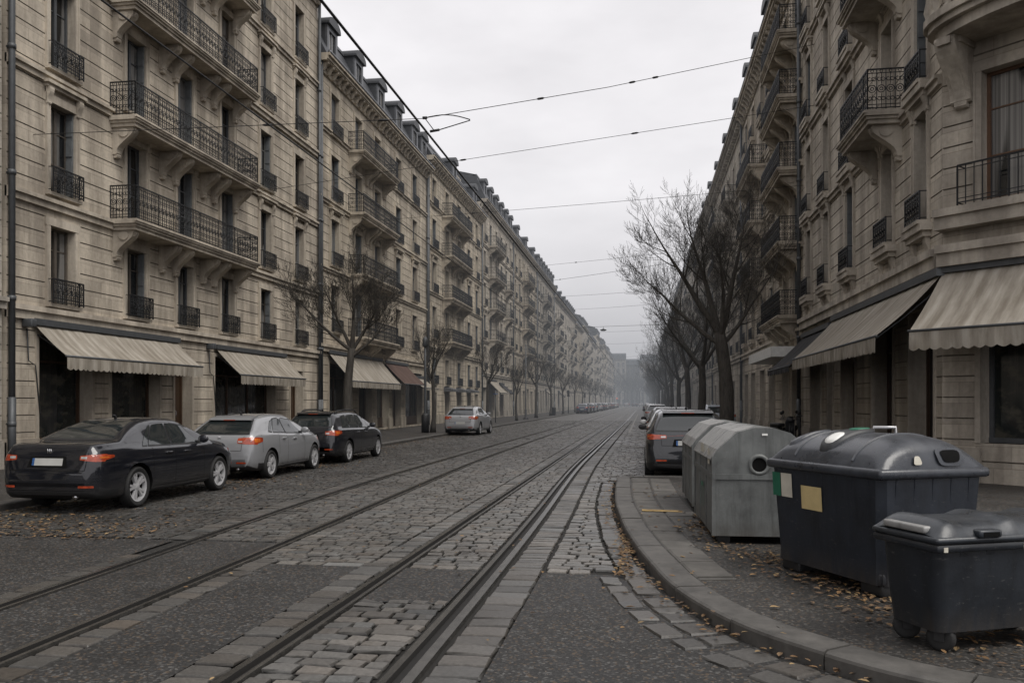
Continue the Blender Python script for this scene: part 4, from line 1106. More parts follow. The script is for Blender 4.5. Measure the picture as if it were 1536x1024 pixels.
def make_car(name, label, cat, kind, color, loc, rz=0., group=None, spokes=5, plate=True, wiper=False, rails=False, emblem=True, lamp='lamp', plate_mat='plate'):
    """built with the tail at y=0, nose along +y; returns the root Empty"""
    S_ = SPEC[kind]; L, W = S_['L'], S_['W']
    top, belt = pchip(*zip(*S_['top'])), pchip(*zip(*S_['belt']))
    plan = pchip([0, .02, .06, .12, .22, .45, .9, L*.5, L-1.0, L-.55, L-.25, L-.1, L-.02, L], [W*.72, W*.78, W*.845, W*.89, W*.94, W*.975, W*.995, W, W*.985, W*.95, W*.86, W*.74, W*.6, W*.5])
    keys = sorted(set([s for s, _ in S_['top']] + list(np.linspace(.15, L-.15, 48)) + [.01, .04, .09, L-.03, L-.06]))
    root = empty(name, loc, rz); tag(root, label, cat, group)
    body = MB(); rings = []
    for s in keys:
        zt, zb, w = top(s), belt(s), plan(s); zb = min(zb, zt-.015); g = zt-zb
        gh = min(1, max(0, (g-.10)/.3))
        wr = min(w-.10, S_['roofw'])*gh + (w-S_['deck'])*(1-gh)
        lift = .20 + .10*max(0, 1-s/.35)**2 + .06*max(0, 1-(L-s)/.4)**2
        sh = .05 + .03*gh
        P = [(0, lift), (w*.6, lift), (w-.09, lift+.01), (w-.035, lift+.06), (w-.012, lift+.18), (w, min(.58, zb-.2)), (w-.004, min(.72, zb-.12)), (w-.022, zb-.06), (w-.045, zb-.02), (w-sh, zb+.004)]
        for fr, k in ((.2, .2), (.42, .42), (.64, .64), (.8, .80)):
            P.append(((w-sh-.005)+(wr-(w-sh-.005))*k, zb+g*fr))
        P += [(wr-.025, zb+g*.9), (wr-.075, zb+g*.955), (wr*.72, zb+g*.985), (wr*.35, zt), (0, zt+.004)]
        rings.append([(y, s, z) for y, z in P])
    n = len(rings[0]); vs = []
    for r_ in rings:
        vs += [(-y, s, z) for y, s, z in r_[::-1]][:-1] + [(y, s, z) for y, s, z in r_]
        # ring runs: top-centre(left) ... bottom-centre ... top-centre; closed
    m = 2*n-1; fs = []
    for i in range(len(rings)-1):
        for j in range(m-1): fs.append((i*m+j, (i+1)*m+j, (i+1)*m+j+1, i*m+j+1))
    # caps as strips
    for i, rev in ((0, False), (len(rings)-1, True)):
        for j in range(n-1):
            q = (i*m+j, i*m+j+1, i*m+m-2-j, i*m+m-1-j)
            if len(set(q)) == 4: fs.append(q[::-1] if rev else q)
    bm = bmesh.new(); V = [bm.verts.new(v) for v in vs]
    for f in fs:
        try: bm.faces.new([V[k] for k in f])
        except ValueError: pass
    bmesh.ops.remove_doubles(bm, verts=bm.verts, dist=.0008)
    bmesh.ops.dissolve_degenerate(bm, edges=bm.edges, dist=.0005)
    bmesh.ops.recalc_face_normals(bm, faces=bm.faces)
    for f in bm.faces: f.smooth = True
    me = bpy.data.meshes.new('body'); bm.to_mesh(me)
    # wheel arches cut with a boolean
    cb = MB()
    for a in S_['ax']:
        for sd in (-1, 1):
            cb.lathe([(0, sd*(W-.30)), (S_['arch'], sd*(W-.30)), (S_['arch'], sd*(W+.2)), (0, sd*(W+.2))], 40, 'y', M=None)
            for k in range(len(cb.v)-160, len(cb.v)):
                x, yv, z = cb.v[k]; cb.v[k] = (yv, x+a, z+S_['R'])
    cme = cb.mesh('cut', [M['lead']]); recalc_ = bmesh.new(); recalc_.from_mesh(cme); bmesh.ops.remove_doubles(recalc_, verts=recalc_.verts, dist=1e-4); bmesh.ops.recalc_face_normals(recalc_, faces=recalc_.faces); recalc_.to_mesh(cme); recalc_.free()
    me.materials.append(M['paint']); me.materials.append(M['lead']); me.materials.append(M['plastic'])
    tmp = bpy.data.objects.new('tmp', me); cut_o = bpy.data.objects.new('tmpcut', cme); COL.objects.link(tmp); COL.objects.link(cut_o)
    md = tmp.modifiers.new('b', 'BOOLEAN'); md.object = cut_o; md.operation = 'DIFFERENCE'; md.solver = 'EXACT'
    dg = bpy.context.evaluated_depsgraph_get(); dg.update()
    me2 = bpy.data.meshes.new_from_object(tmp.evaluated_get(dg))
    me2.name = 'body'
    bpy.data.objects.remove(tmp); bpy.data.objects.remove(cut_o)
    while len(me2.materials) < 3: me2.materials.append(M['plastic'])
    me2.materials[0] = M['paint']; me2.materials[1] = M['lead']; me2.materials[2] = M['plastic']
    for p in me2.polygons:
        c = p.center; p.material_index = 0; p.use_smooth = True
        for a in S_['ax']:
            d = math.hypot(c.y-a, c.z-S_['R'])
            if d < S_['arch']+.003 and abs(c.x) < W-.02 and abs(c.x) > W-.32 and (abs(p.normal.x) > .9 or abs(d-S_['arch']) < .012): p.material_index = 1
        if c.z < .27 or (c.z < S_['bump']-.06 and c.y < .5) or (c.z < .34 and kind == 'suv'): p.material_index = 2 if p.material_index == 0 else 1
        if c.z < .22: p.material_index = 1
    me2.set_sharp_from_angle(angle=math.radians(42))
    link('body', me2, root, I4, color)
    tree = BVHTree.FromBMesh(bm); bm.free()
    def cast(o, d, off):
        h, nrm, _, _ = tree.ray_cast(Vector(o), Vector(d).normalized())
        if h is None: return None
        if nrm.dot(Vector(d)) > 0: nrm = -nrm
        return h + nrm*off
    def patch(mb, quad, o_of, d, off, nu=10, nv=6, m=0, rnd=0.):
        pts = []
        for i in range(nu+1):
            for j in range(nv+1):
                a, b = i/nu, j/nv
                if rnd:   # round the corners of the patch
                    x, y_ = 2*a-1, 2*b-1
                    e = rnd; x2 = x*math.sqrt(max(0, 1-e*y_*y_/2)); y2 = y_*math.sqrt(max(0, 1-e*x*x/2)); a, b = (x2+1)/2, (y2+1)/2
                q = [(1-a)*(1-b)*quad[0][k] + a*(1-b)*quad[1][k] + a*b*quad[2][k] + (1-a)*b*quad[3][k] for k in (0, 1)]
                pts.append(cast(o_of(*q), d, off))
        base = len(mb.v); idx = {}
        for k, p in enumerate(pts):
            if p is not None: idx[k] = len(mb.v); mb.v.append(tuple(p))
        for i in range(nu):
            for j in range(nv):
                q = [i*(nv+1)+j, (i+1)*(nv+1)+j, (i+1)*(nv+1)+j+1, i*(nv+1)+j+1]
                if all(k in idx for k in q): mb.f.append(tuple(idx[k] for k in q)); mb.m.append(m); mb.sm.append(True)
    def grow(quad, g):
        cx = sum(p[0] for p in quad)/4; cy_ = sum(p[1] for p in quad)/4
        return [(p[0]+g*(1 if p[0] > cx else -1), p[1]+g*(1 if p[1] > cy_ else -1)) for p in quad]
    for sd in (-1, 1):
        tr = MB()
        for q in S_['glass']:
            patch(tr, grow(q, .022), lambda s, z: (sd*2, s, z), (-sd, 0, 0), .0025)
        tr.build('window_seal', [M['plastic']], root)
        for q in S_['glass']:
            gb = MB(); patch(gb, q, lambda s, z: (sd*2, s, z), (-sd, 0, 0), .006, rnd=.08); gb.build('side_window', [M['glass']], root)
        # shut lines and sill, handles
        ln = MB()
        gq = S_['glass']; xs = [gq[0][1][0]+.03, gq[2][1][0]+.03, S_['ax'][0]+.42]
        for x, zt in ((xs[0], belt(xs[0])-.01), (xs[1], belt(xs[1])-.015), (xs[2], belt(xs[2])-.02)):
            lo = .30 if abs(x-S_['ax'][0]) > .45 else S_['R']+.22
            patch(ln, [(x-.004, lo), (x+.004, lo), (x+.004, zt), (x-.004, zt)], lambda s, z: (sd*2, s, z), (-sd, 0, 0), .002, 1, 10)
        patch(ln, [(S_['ax'][0]+.42, .30), (S_['ax'][1]-.42, .30), (S_['ax'][1]-.42, .308), (S_['ax'][0]+.42, .308)], lambda s, z: (sd*2, s, z), (-sd, 0, 0), .002, 10, 1)
        patch(ln, [(.40, .62), (.408, .62), (.408, belt(.4)-.01), (.40, belt(.4)-.01)], lambda s, z: (sd*2, s, z), (-sd, 0, 0), .002, 1, 6)
        fx, fz = .30, belt(1.4)-.17
        ln.build('shut_line', [M['lead']], root)
        for k, x in enumerate((xs[0]-.22, xs[1]-.62)):
            z = belt(x)-.115; p = cast((sd*2, x, z), (-sd, 0, 0), .0)
            if p:
                hb_ = MB(); hb_.bbox(p.x-.03 if sd > 0 else p.x-.005, p.x+.005+.025 if sd > 0 else p.x+.03, x-.095, x+.095, z-.018, z+.018, .012)
                hb_.build('door_handle', [M['paint']], root, None, color)
        mx_ = gq[2][1][0]-.14; p = cast((sd*2, mx_, belt(mx_)+.05), (-sd, 0, 0), 0)
        if p:
            mm = MB(); a = p.x+sd*.03
            bmq = bmesh.new(); bmesh.ops.create_uvsphere(bmq, u_segments=14, v_segments=8, radius=1)
            for v in bmq.verts:
                v.co = (p.x+sd*.15+v.co.x*.105, mx_+.03+v.co.y*.075*(1 if v.co.y > 0 else .35), belt(mx_)+.085+v.co.z*.075)
            mm.bm(bmq, 0, True); mm.bbox(min(p.x-.02*sd, p.x+sd*.1), max(p.x-.02*sd, p.x+sd*.1), mx_-.01, mx_+.06, belt(mx_)+.02, belt(mx_)+.06, .015, 1)
            mm.build('wing_mirror', [M['paint'] if kind != 'suv' else M['plastic'], M['plastic']], root, None, color)
        # lamps
        zl, zh, yi = S_['tail']; tl_ = MB()
        patch(tl_, [(yi, zl+.03), (W*.93, zl), (W*.93, zh), (yi, zh-.02)], lambda yv, z: (sd*yv, -1, z), (0, 1, 0), .006, 10, 5, 0, .18)
        patch(tl_, [(.07, zl), (.42, zl+.06), (.42, zh-.02), (.07, zh)], lambda s, z: (sd*2, s, z), (-sd, 0, 0), .006, 8, 5, 0, .18)
        patch(tl_, [(yi+.02, zl+.05), (yi+.12, zl+.05), (yi+.12, zl+.085), (yi+.02, zl+.085)], lambda yv, z: (sd*yv, -1, z), (0, 1, 0), .009, 3, 2, 1)
        patch(tl_, [(.14, zl+.05), (.30, zl+.06), (.30, zh-.04), (.14, zh-.035)], lambda s, z: (sd*2, s, z), (-sd, 0, 0), .009, 4, 3, 2, .3)
        tl_.build('tail_light', [M[lamp], M['clear'], M['amber']], root)
        rf = MB(); patch(rf, [(yi, S_['bump']-.015), (yi+.22, S_['bump']-.015), (yi+.22, S_['bump']+.02), (yi, S_['bump']+.02)], lambda yv, z: (sd*yv, -1, z), (0, 1, 0), .006, 4, 2, 0, .1); rf.build('reflector', [M[lamp]], root)
        hl = MB(); zf = top(L-.35)-.1
        patch(hl, [(W*.42, zf-.14), (W*.92, zf-.1), (W*.92, zf), (W*.5, zf-.03)], lambda yv, z: (sd*yv, L+1, z), (0, -1, 0), .006, 8, 4, 0, .2); hl.build('headlight', [M['clear']], root)
    (rw0, rz0), (rw1, rz1) = S_['rear']
    sl_ = MB(); qd = [(-rw0, rz0), (rw0, rz0), (rw1, rz1), (-rw1, rz1)]
    patch(sl_, grow(qd, .025), lambda x, z: (x, -2, z), (0, 1, 0), .003, 14, 8, 0, .06); sl_.build('window_seal', [M['plastic']], root)
    gb = MB(); patch(gb, qd, lambda x, z: (x, -2, z), (0, 1, 0), .007, 14, 8, 0, .1); gb.build('rear_window', [M['glass']], root)
    (fw0, fz0), (fw1, fz1) = S_['front']
    gb = MB(); patch(gb, [(-fw0, fz0), (fw0, fz0), (fw1, fz1), (-fw1, fz1)], lambda x, z: (x, L+2, z), (0, -1, 0), .006, 14, 8, 0, .05); gb.build('windscreen', [M['glass']], root)
    back = lambda x, z: (x, -1, z)
    if plate:
        pz = S_['plate']; pb = MB()
        if kind in ('sedan', 'estate', 'suv'):
            patch(pb, [(-.34, pz-.085), (.34, pz-.085), (.3, pz+.085), (-.3, pz+.085)], back, (0, 1, 0), .003, 4, 3, 2)
        patch(pb, [(-.26, pz-.055), (.26, pz-.055), (.26, pz+.055), (-.26, pz+.055)], back, (0, 1, 0), .010, 6, 2, 0); patch(pb, [(-.26, pz-.055), (-.222, pz-.055), (-.222, pz+.055), (-.26, pz+.055)], back, (0, 1, 0), .012, 1, 2, 1)
        pb.build('number_plate', [M[plate_mat], M['blue'], M['lead']], root)
    # tailgate shut lines, bumper line
    ln = MB(); zb_ = S_['tail'][0]-.13
    for sd in (-1, 1): patch(ln, [(sd*(S_['tail'][2]+.10)-.004, zb_), (sd*(S_['tail'][2]+.10)+.004, zb_), (sd*(S_['tail'][2]+.13)+.004, S_['tail'][1]+.02), (sd*(S_['tail'][2]+.13)-.004, S_['tail'][1]+.02)], back, (0, 1, 0), .003, 1, 6)
    patch(ln, [(-S_['tail'][2]-.1, zb_-.004), (S_['tail'][2]+.1, zb_-.004), (S_['tail'][2]+.1, zb_+.004), (-S_['tail'][2]-.1, zb_+.004)], back, (0, 1, 0), .003, 14, 1)
    patch(ln, [(-W*.8, S_['bump']-.06), (W*.8, S_['bump']-.06), (W*.8, S_['bump']-.052), (-W*.8, S_['bump']-.052)], back, (0, 1, 0), .003, 14, 1)
    ln.build('shut_line', [M['lead']], root)
    if emblem:
        eb = MB(); ez = S_['tail'][1]+(.06 if kind == 'sedan' else .0)-.02
        p = cast((0, -1, ez), (0, 1, 0), .008)
        if p:
            for k in (-1, 0, 1): eb.tube([(p.x+k*.028+.012*math.sin(t*PI/5), p.y-.004, p.z-.035+.07*t/5) for t in range(6)], .008, 5)
            eb.build('emblem', [M['chrome']], root)
    if kind != 'sedan':
        sp = MB(); e0 = .16 if kind == 'hatch' else 0; zz = top(.56+e0); sp.prism([(.44+e0, zz-.035), (.40+e0, zz-.02), (.46+e0, zz+.012), (.95, top(.95)+.012), (.95, top(.95)-.02)], 'x', -S_['roofw']+.07, S_['roofw']-.07); 
        so2 = sp.build('spoiler', [M['paint']], root, None, color, 30); recalc(so2.data)
        bl2 = MB(); bl2.box(-.14, .14, .395+e0, .41+e0, zz-.028, zz-.012); bl2.build('brake_light', [M[lamp]], root)
    if wiper:
        wp = MB(); p0 = cast((0, -1, rz0+.02), (0, 1, 0), .02); p1 = cast((.40, -1, rz0+.075), (0, 1, 0), .02)
        if p0 and p1: wp.tube([p0, (p0+p1)/2+Vector((0, -.012, .02)), p1], .012, 5); wp.build('wiper', [M['plastic']], root)
    if rails:
        for sd in (-1, 1):
            rb = MB(); ys = np.linspace(.75, L*.56, 12)
            pts = [Vector((sd*(S_['roofw']-.05), float(yv), top(float(yv))+(.03 if 0 < k < 11 else -.02))) for k, yv in enumerate(ys)]
            rb.tube(pts, .018, 6); rb.build('roof_rail', [M['plastic'] if color[0] < .1 else M['alloy']], root)
    an = MB(); ay = 1.15 if kind != 'sedan' else 1.75; an.tube([(0, ay, top(ay)-.005), (0, ay-.03, top(ay)+.06), (0, ay-.09, top(ay)+.07)], [.03, .018, .008], 6); an.build('antenna', [M['plastic']], root)
    ex = MB(); ex.tube([(W*.5, .12, .27), (W*.5, .03, .26)], .035, 10); ex.build('exhaust', [M['chrome']], root)
    wm, tm = wheel_meshes(S_['R'], spokes)
    for a in S_['ax']:
        for sd in (-1, 1):
            Mx = T(sd*(W-.115), a, S_['R']) @ RZ(-sd*PI/2)
            wo = link('wheel', wm, root, Mx); link('tyre', tm, wo, I4)
    return root
RY = .03
GP = 'cars parked along the left kerb'
make_car('parked_car', 'black saloon with silver alloy wheels, nearest of the cars at the left kerb', 'car', 'sedan', (.006, .007, .011), (-8.80, 11.2, RY), math.radians(.5), GP, 5).scale = (.96, .96, .97)
make_car('parked_car', 'silver hatchback parked between the black saloon and the dark estate', 'car', 'hatch', (.25, .255, .265), (-8.93, 16.5, RY), math.radians(1.0), GP, 5, plate_mat='plate_y').scale = (.96, .96, .955)
make_car('parked_car', 'dark estate car parked third from the camera at the left kerb', 'car', 'estate', (.010, .011, .015), (-8.93, 21.3, RY), 0, GP, 6, rails=True).scale = (.96, .95, .955)
cS = make_car('parked_car', 'lone silver compact car parked beside the lamp post and thin tree', 'car', 'hatch', (.32, .325, .335), (-9.12, 41.0, RY), math.radians(-1), GP, 5)
GQ = 'cars parked along the right side'
cU = make_car('parked_car', 'dark grey sport utility car parked behind the grey waste container', 'car', 'suv', (.018, .02, .024), (.95, 18.0, RY), 0, GQ, 5, wiper=True); cU.scale = (1, 1, .93)
index_children()
def dup_car(src, label, color, loc, rz=0., group=None):
    c = copy_tree(src); c.location = loc; c.rotation_euler = (0, 0, rz); c['label'] = label
    if group: c['group'] = group
    stack = list(CH2(c))
    while stack:
        o = stack.pop()
        if o.name.split('.')[0] in ('body', 'door_handle', 'wing_mirror', 'spoiler'): o.color = (*color, 1)
    return c
def CH2(c):
    # children of a fresh copy (scene index is stale, walk the tail of the data list)
    return [o for o in list(COL.objects)[-160:] if o.parent == c]
dup_car(cS, 'white hatchback half hidden behind the dark grey sport utility car', (.55, .55, .54), (.95, 23.7, RY), 0, GQ)
dup_car(cU, 'tall black sport utility car with roof just showing, second past the white hatchback', (.02, .02, .022), (.98, 29.2, RY), 0, GQ)
dup_car(cS, 'silver blue car on the right pavement between the tree trunks', (.38, .41, .45), (3.95, 44.5, .12), math.radians(4), GQ)
far_cols = [((.02, .03, .06), 'navy'), ((.30, .31, .32), 'silver'), ((.5, .5, .49), 'white'), ((.03, .03, .03), 'black'), ((.16, .02, .02), 'dark red'), ((.09, .095, .1), 'grey'), ((.04, .05, .08), 'dark blue')]
GF = 'small distant cars along the left kerb'
yy = 116.0
for k in range(22):
    col, nm = far_cols[(k*3) % 7]; src = (cS, cU)[k % 2]
    yy += 5.7 + (k % 3)*.4 + (7 if k % 6 == 5 else 0)
    dup_car(src, 'distant %s car, %s in the far left-hand row of parked cars' % (nm, ORD[k+1]), col, (-8.85+.1*(k % 3), yy, .03), 0, GF)
yy = 55
for k in range(14):
    col, nm = far_cols[(k*2+1) % 7]; yy += 6.4 + (5 if k % 4 == 3 else 0)
    dup_car((cU, cS)[k % 2], 'distant %s car, %s of the right-hand row beyond the tall black car' % (nm, ORD[k+1]), col, (1.0, yy, .03), 0, 'distant cars parked by the right-hand trees')
GT = 'traffic far down the street'
for k, (x, yv) in enumerate([(-3.4, 330), (-6.9, 345), (-.9, 356), (-3.4, 372), (-6.9, 388), (-1.0, 402), (-4.4, 418), (-9, 425), (2, 424)]):
    col, nm = far_cols[k % 7]
    dup_car((cU, cS)[k % 2], 'tiny %s car in the hazy traffic, %s from the camera' % (nm, ORD[k+1]), col, (x, yv, .03), 0, GT)
# ------------------------------------------------------------------ waste containers
def frame2(P, a):   # local x along a (unit), y along b = perpendicular (to the right of a)
    ax = Vector((a[0], a[1], 0)).normalized(); by = Vector((-ax.y, ax.x, 0))
    return ax, by
# big dark container: local x = along its long side (away from the near corner), local y = across (to the left of x)
ang = math.atan2(.893, -.45)
r = empty('waste_container', (1.86, 6.98, PAVE), ang); tag(r, 'large dark blue grey waste container with barrel lid and yellow sticker', 'waste container', 'waste containers on the pavement corner')
La, Lb, zt = 1.46, 1.06, .96     # world b axis = right of a  -> local y negative
b = MB()
def tap(z): k = .05*(1-(z-.1)/(zt-.1)); return k
lev = [.1, .18, .45, .8, zt]
ringv = []
for z in lev:
    k = tap(z); x0, x1, y0, y1 = k, La-k, -(Lb-k), -k
    cs = .06
    ringv.append([(x0+cs, y1, z), (x1-cs, y1, z), (x1, y1-cs, z), (x1, y0+cs, z), (x1-cs, y0, z), (x0+cs, y0, z), (x0, y0+cs, z), (x0, y1-cs, z)])
vs = [p for q in ringv for p in q]
b.add(vs, [(i*8+j, i*8+(j+1) % 8, (i+1)*8+(j+1) % 8, (i+1)*8+j) for i in range(4) for j in range(8)] + [tuple(range(8))], 0, False)
for k in range(7):   # vertical ribs on the two visible sides
    x = .16 + k*(La-.32)/6; b.add([(x-.012, -.068, .13), (x+.012, -.068, .13), (x+.012, .004, zt), (x-.012, .004, zt), (x-.02, -.09, .13), (x+.02, -.09, .13), (x+.02, -.012, zt), (x-.02, -.012, zt)], [(0,1,2,3), (4,0,3,7), (1,5,6,2)], 0)
for k in range(5):
    y = -.16 - k*(Lb-.32)/4; b.add([(.066, y-.012, .13), (.066, y+.012, .13), (-.006, y+.012, zt), (-.006, y-.012, zt), (.09, y-.02, .13), (.09, y+.02, .13), (.014, y+.02, zt), (.014, y-.02, zt)], [(0,1,2,3), (4,0,3,7), (1,5,6,2)], 0)
b.bbox(.07, La-.07, -.085, -.055, .1, .2, .02); b.bbox(.055, .085, -Lb+.07, -.07, .1, .2, .02)
o = b.build('body', [M['bin_dark']], r, None, None, 40); recalc(o.data)
for (x, y) in ((.2, -.2), (La-.2, -.2), (.2, -Lb+.2), (La-.2, -Lb+.2)):
    f = MB(); f.bbox(x-.13, x+.13, y-.07, y+.12, -.0, .11, .02); f.build('foot', [M['plastic']], r)
lid = MB(); lid.bbox(-.032, La+.032, -Lb-.032, .032, zt-.0, zt+.085, .03)
# barrel: arch profile across y, rounded towards the ends in x
def lidz(u, v):   # u,v in [-1,1]
    return .27*(max(0, 1-abs(v)**2.3))**.62*(max(0, 1-abs(u)**7))**.5
nu, nv = 30, 22; vs = []
for i in range(nu+1):
    for j in range(nv+1):
        u_ = -1+2*i/nu; v_ = -1+2*j/nv; u_ = math.sin(u_*PI/2)*.5+u_*.5
        vs.append((La/2+u_*(La/2+.0), -Lb/2+v_*(Lb/2+.0), zt+.08+lidz(u_, v_)))
lid.add(vs, [(i*(nv+1)+j, (i+1)*(nv+1)+j, (i+1)*(nv+1)+j+1, i*(nv+1)+j+1) for i in range(nu) for j in range(nv)], 0, True)
for u0 in (-.52, .52):   # raised seams across the barrel
    pts = [(La/2+u0*La/2, -Lb/2+v*(Lb/2), zt+.082+lidz(u0, v)) for v in np.linspace(-.97, .97, 22)]
    lid.tube(pts, .011, 5)
lo = lid.build('lid', [M['bin_lid']], r, None, None, 50)
def onlid(u_, v_, h=.0): return Vector((La/2+u_*La/2, -Lb/2+v_*Lb/2, zt+.08+lidz(u_, v_)+h))
def lidpatch(uc, vc, du, dv, h, mat, name, ex=3.5, par=lo):
    mb = MB(); n = 28; top_ = []; cen = onlid(uc, vc, h)
    ringp = []; ring0 = []
    for k in range(n):
        t = 2*PI*k/n; c, s_ = math.cos(t), math.sin(t)
        q = (abs(c)**ex+abs(s_)**ex)**(-1/ex)
        ringp.append(tuple(onlid(uc+du*c*q*.94, vc+dv*s_*q*.94, h))); ring0.append(tuple(onlid(uc+du*c*q, vc+dv*s_*q, -.002)))
    mid = [tuple(onlid(uc+du*.5*math.cos(2*PI*k/n), vc+dv*.5*math.sin(2*PI*k/n), h)) for k in range(n)]
    mb.add(ring0+ringp+mid+[tuple(cen)], [(k, (k+1) % n, n+(k+1) % n, n+k) for k in range(n)] + [(n+k, n+(k+1) % n, 2*n+(k+1) % n, 2*n+k) for k in range(n)] + [(2*n+k, 2*n+(k+1) % n, 3*n) for k in range(n)], 0, True)
    oo = mb.build(name, [mat], par); recalc(oo.data); return oo
ch = lidpatch(.05, .40, .16, .50, .035, M['bin_black'], 'chute_flap', 3.)
lidpatch(.05, .66, .10, .15, .043, M['white'], 'reflector_pad', 3, lo); lidpatch(.05, .16, .10, .16, .043, M['sticker_g'], 'green_pad', 3, lo)
lidpatch(.75, .40, .10, .42, .022, M['bin_lid'], 'raised_panel', 3)
# round-ended port on the arched end
def endp(yv, z, out=0.):  # point on the arched near end: find u where lid height = z
    v_ = (yv+Lb/2)/(Lb/2); h = z-zt-.08; hm = .27*(max(0, 1-abs(v_)**2.3))**.62
    k = min(.999, max(0, h/max(hm, 1e-3))); u_ = -(max(0, 1-k**2))**(1/7)
    return Vector((La/2+u_*La/2-out, yv, z))
def endpatch(yc, zc, w, h, mat, name, out, tri=0.):
    mb = MB(); n = 24; rg = []
    for k in range(n):
        t = 2*PI*k/n; q = (abs(math.cos(t))**4+abs(math.sin(t))**4)**(-1/4)
        y_ = yc+w*math.cos(t)*q*(1+tri*math.sin(t)); z_ = zc+h*math.sin(t)*q
        rg.append(tuple(endp(y_, z_, out)))
    mb.add(rg+[tuple(endp(yc, zc, out))], [(k, (k+1) % n, n) for k in range(n)], 0, True); oo = mb.build(name, [mat], lo); return oo
endpatch(-.70, zt+.175, .14, .075, M['bin_lid'], 'port_surround', .012, .15); endpatch(-.70, zt+.18, .095, .05, M['lead'], 'port_hole', .018, .2)
endpatch(-.36, zt+.15, .035, .035, M['sticker_w'], 'lid_sticker', .012, -.3)
hd = MB(); hd.tube([(.9, -.72, zt+.31), (.9, -.72, zt+.39), (.78, -.86, zt+.39), (.78, -.86, zt+.29)], .016, 6); hd.build('handle', [M['alloy']], lo)
def sticker(x0, x1, z0, z1, mat, nm):
    s = MB(); off = lambda z: -tap(z)+.008
    s.quad((x1, off(z0), z0), (x0, off(z0), z0), (x0, off(z1), z1), (x1, off(z1), z1)); s.build(nm, [M[mat]], r)
sticker(.72, 1.0, .62, .83, 'sticker_y', 'yellow_sticker'); sticker(1.13, 1.29, .70, .92, 'sticker_w', 'cream_sticker'); sticker(1.30, 1.42, .70, .92, 'sticker_g', 'green_sticker')

# grey metal container with a faceted roof
def grey_container(loc, rz, label, ly, stick=True):
    r = empty('waste_container', loc, rz); tag(r, label, 'waste container', 'waste containers on the pavement corner')
    w = 1.12; z0, zs, ze = .09, .75, .97
    def prof(g=0., zb=z0): return [(-g, zb), (w+g, zb), (w+g, ze), (w-.05, ze+.08), (w-.28, ze+.27), (w-.46, ze+.325), (.46, ze+.325), (.26, ze+.27), (.05, ze+.08), (-g, ze)]
    b = MB(); b.prism(prof(), 'y', 0, ly, 0)
    b.box(-.012, w+.012, -.014, ly+.014, zs-.03, zs+.03); b.box(-.014, .03, -.012, .05, z0, ze); b.box(w-.03, w+.014, -.012, .05, z0, ze)
    b.box(-.012, .06, ly-.05, ly+.012, z0, ze)
    for k in range(1, 3): b.box(-.008, .01, ly*k/3-.012, ly*k/3+.012, z0, ze)
    o = b.build('body', [M['bin_grey']], r)
    for (x, yv) in ((.06, .1), (w-.2, .1), (.06, ly-.22), (w-.2, ly-.22)):
        f = MB(); f.box(x, x+.14, yv, yv+.14, 0, z0); f.build('foot', [M['plastic']], r)
    n = 3 if ly > 1.6 else 2
    for k in range(n):
        y0, y1 = .04+k*(ly-.08)/n, (k+1)*(ly-.08)/n
        fl = MB()
        for (xa, za), (xb, zb) in (((-.03, ze-.03), (.04, ze+.085)), ((.04, ze+.085), (.25, ze+.285)), ((.25, ze+.285), (.455, ze+.342))):
            fl.add([(xa, y0, za), (xb, y0, zb), (xb, y1, zb), (xa, y1, za), (xa+.008, y0, za-.012), (xb+.008, y0, zb-.014), (xb+.008, y1, zb-.014), (xa+.008, y1, za-.012)], [(0,1,2,3)[::-1], (0,4,5,1), (3,2,6,7), (4,7,6,5), (0,3,7,4)])
        fl.build('lid_flap', [M['bin_top']], r)
    ph = MB(); ph.lathe([(0, -.006), (.078, -.006)], 24, 'y', m=1, M=T(.5, 0, .885)); ph.lathe([(.078, -.004), (.08, -.022), (.115, -.018), (.12, 0)], 24, 'y', M=T(.5, 0, .885))
    ph.build('round_port', [M['bin_grey'], M['lead']], r)
    if stick:
        s = MB(); s.quad((-.012, 1.2, .95), (-.012, .85, .95), (-.012, .85, 1.08), (-.012, 1.2, 1.08)); s.build('cream_sticker', [M['sticker_w']], r)
        s = MB(); s.quad((-.0125, .42, .87), (-.0125, .24, .87), (-.0125, .24, 1.05), (-.0125, .42, 1.05)); s.build('cream_sticker', [M['sticker_w']], r)
        s = MB()
        for a, c in ((.9, 1.2), (.9, .93), (1.17, 1.2)): s.quad((-.0125, c, .55 if a == .9 and c == 1.2 else .3), (-.0125, a, .55 if a == .9 and c == 1.2 else .3), (-.0125, a, .6), (-.0125, c, .6))
        s.build('green_sticker', [M['sticker_g']], r)
    s = MB(); s.box(.53, .59, -.012, -.001, ze+.24, ze+.262); s.build('maker_badge', [M['white']], r)
    return r
grey_container((.77, 9.55, PAVE), math.radians(2), 'pale grey metal waste container with a round port and faceted roof flaps', 2.05)
grey_container((.70, 12.2, PAVE), math.radians(1.5), 'farther grey metal container mostly hidden behind the pale one', 1.9, False)

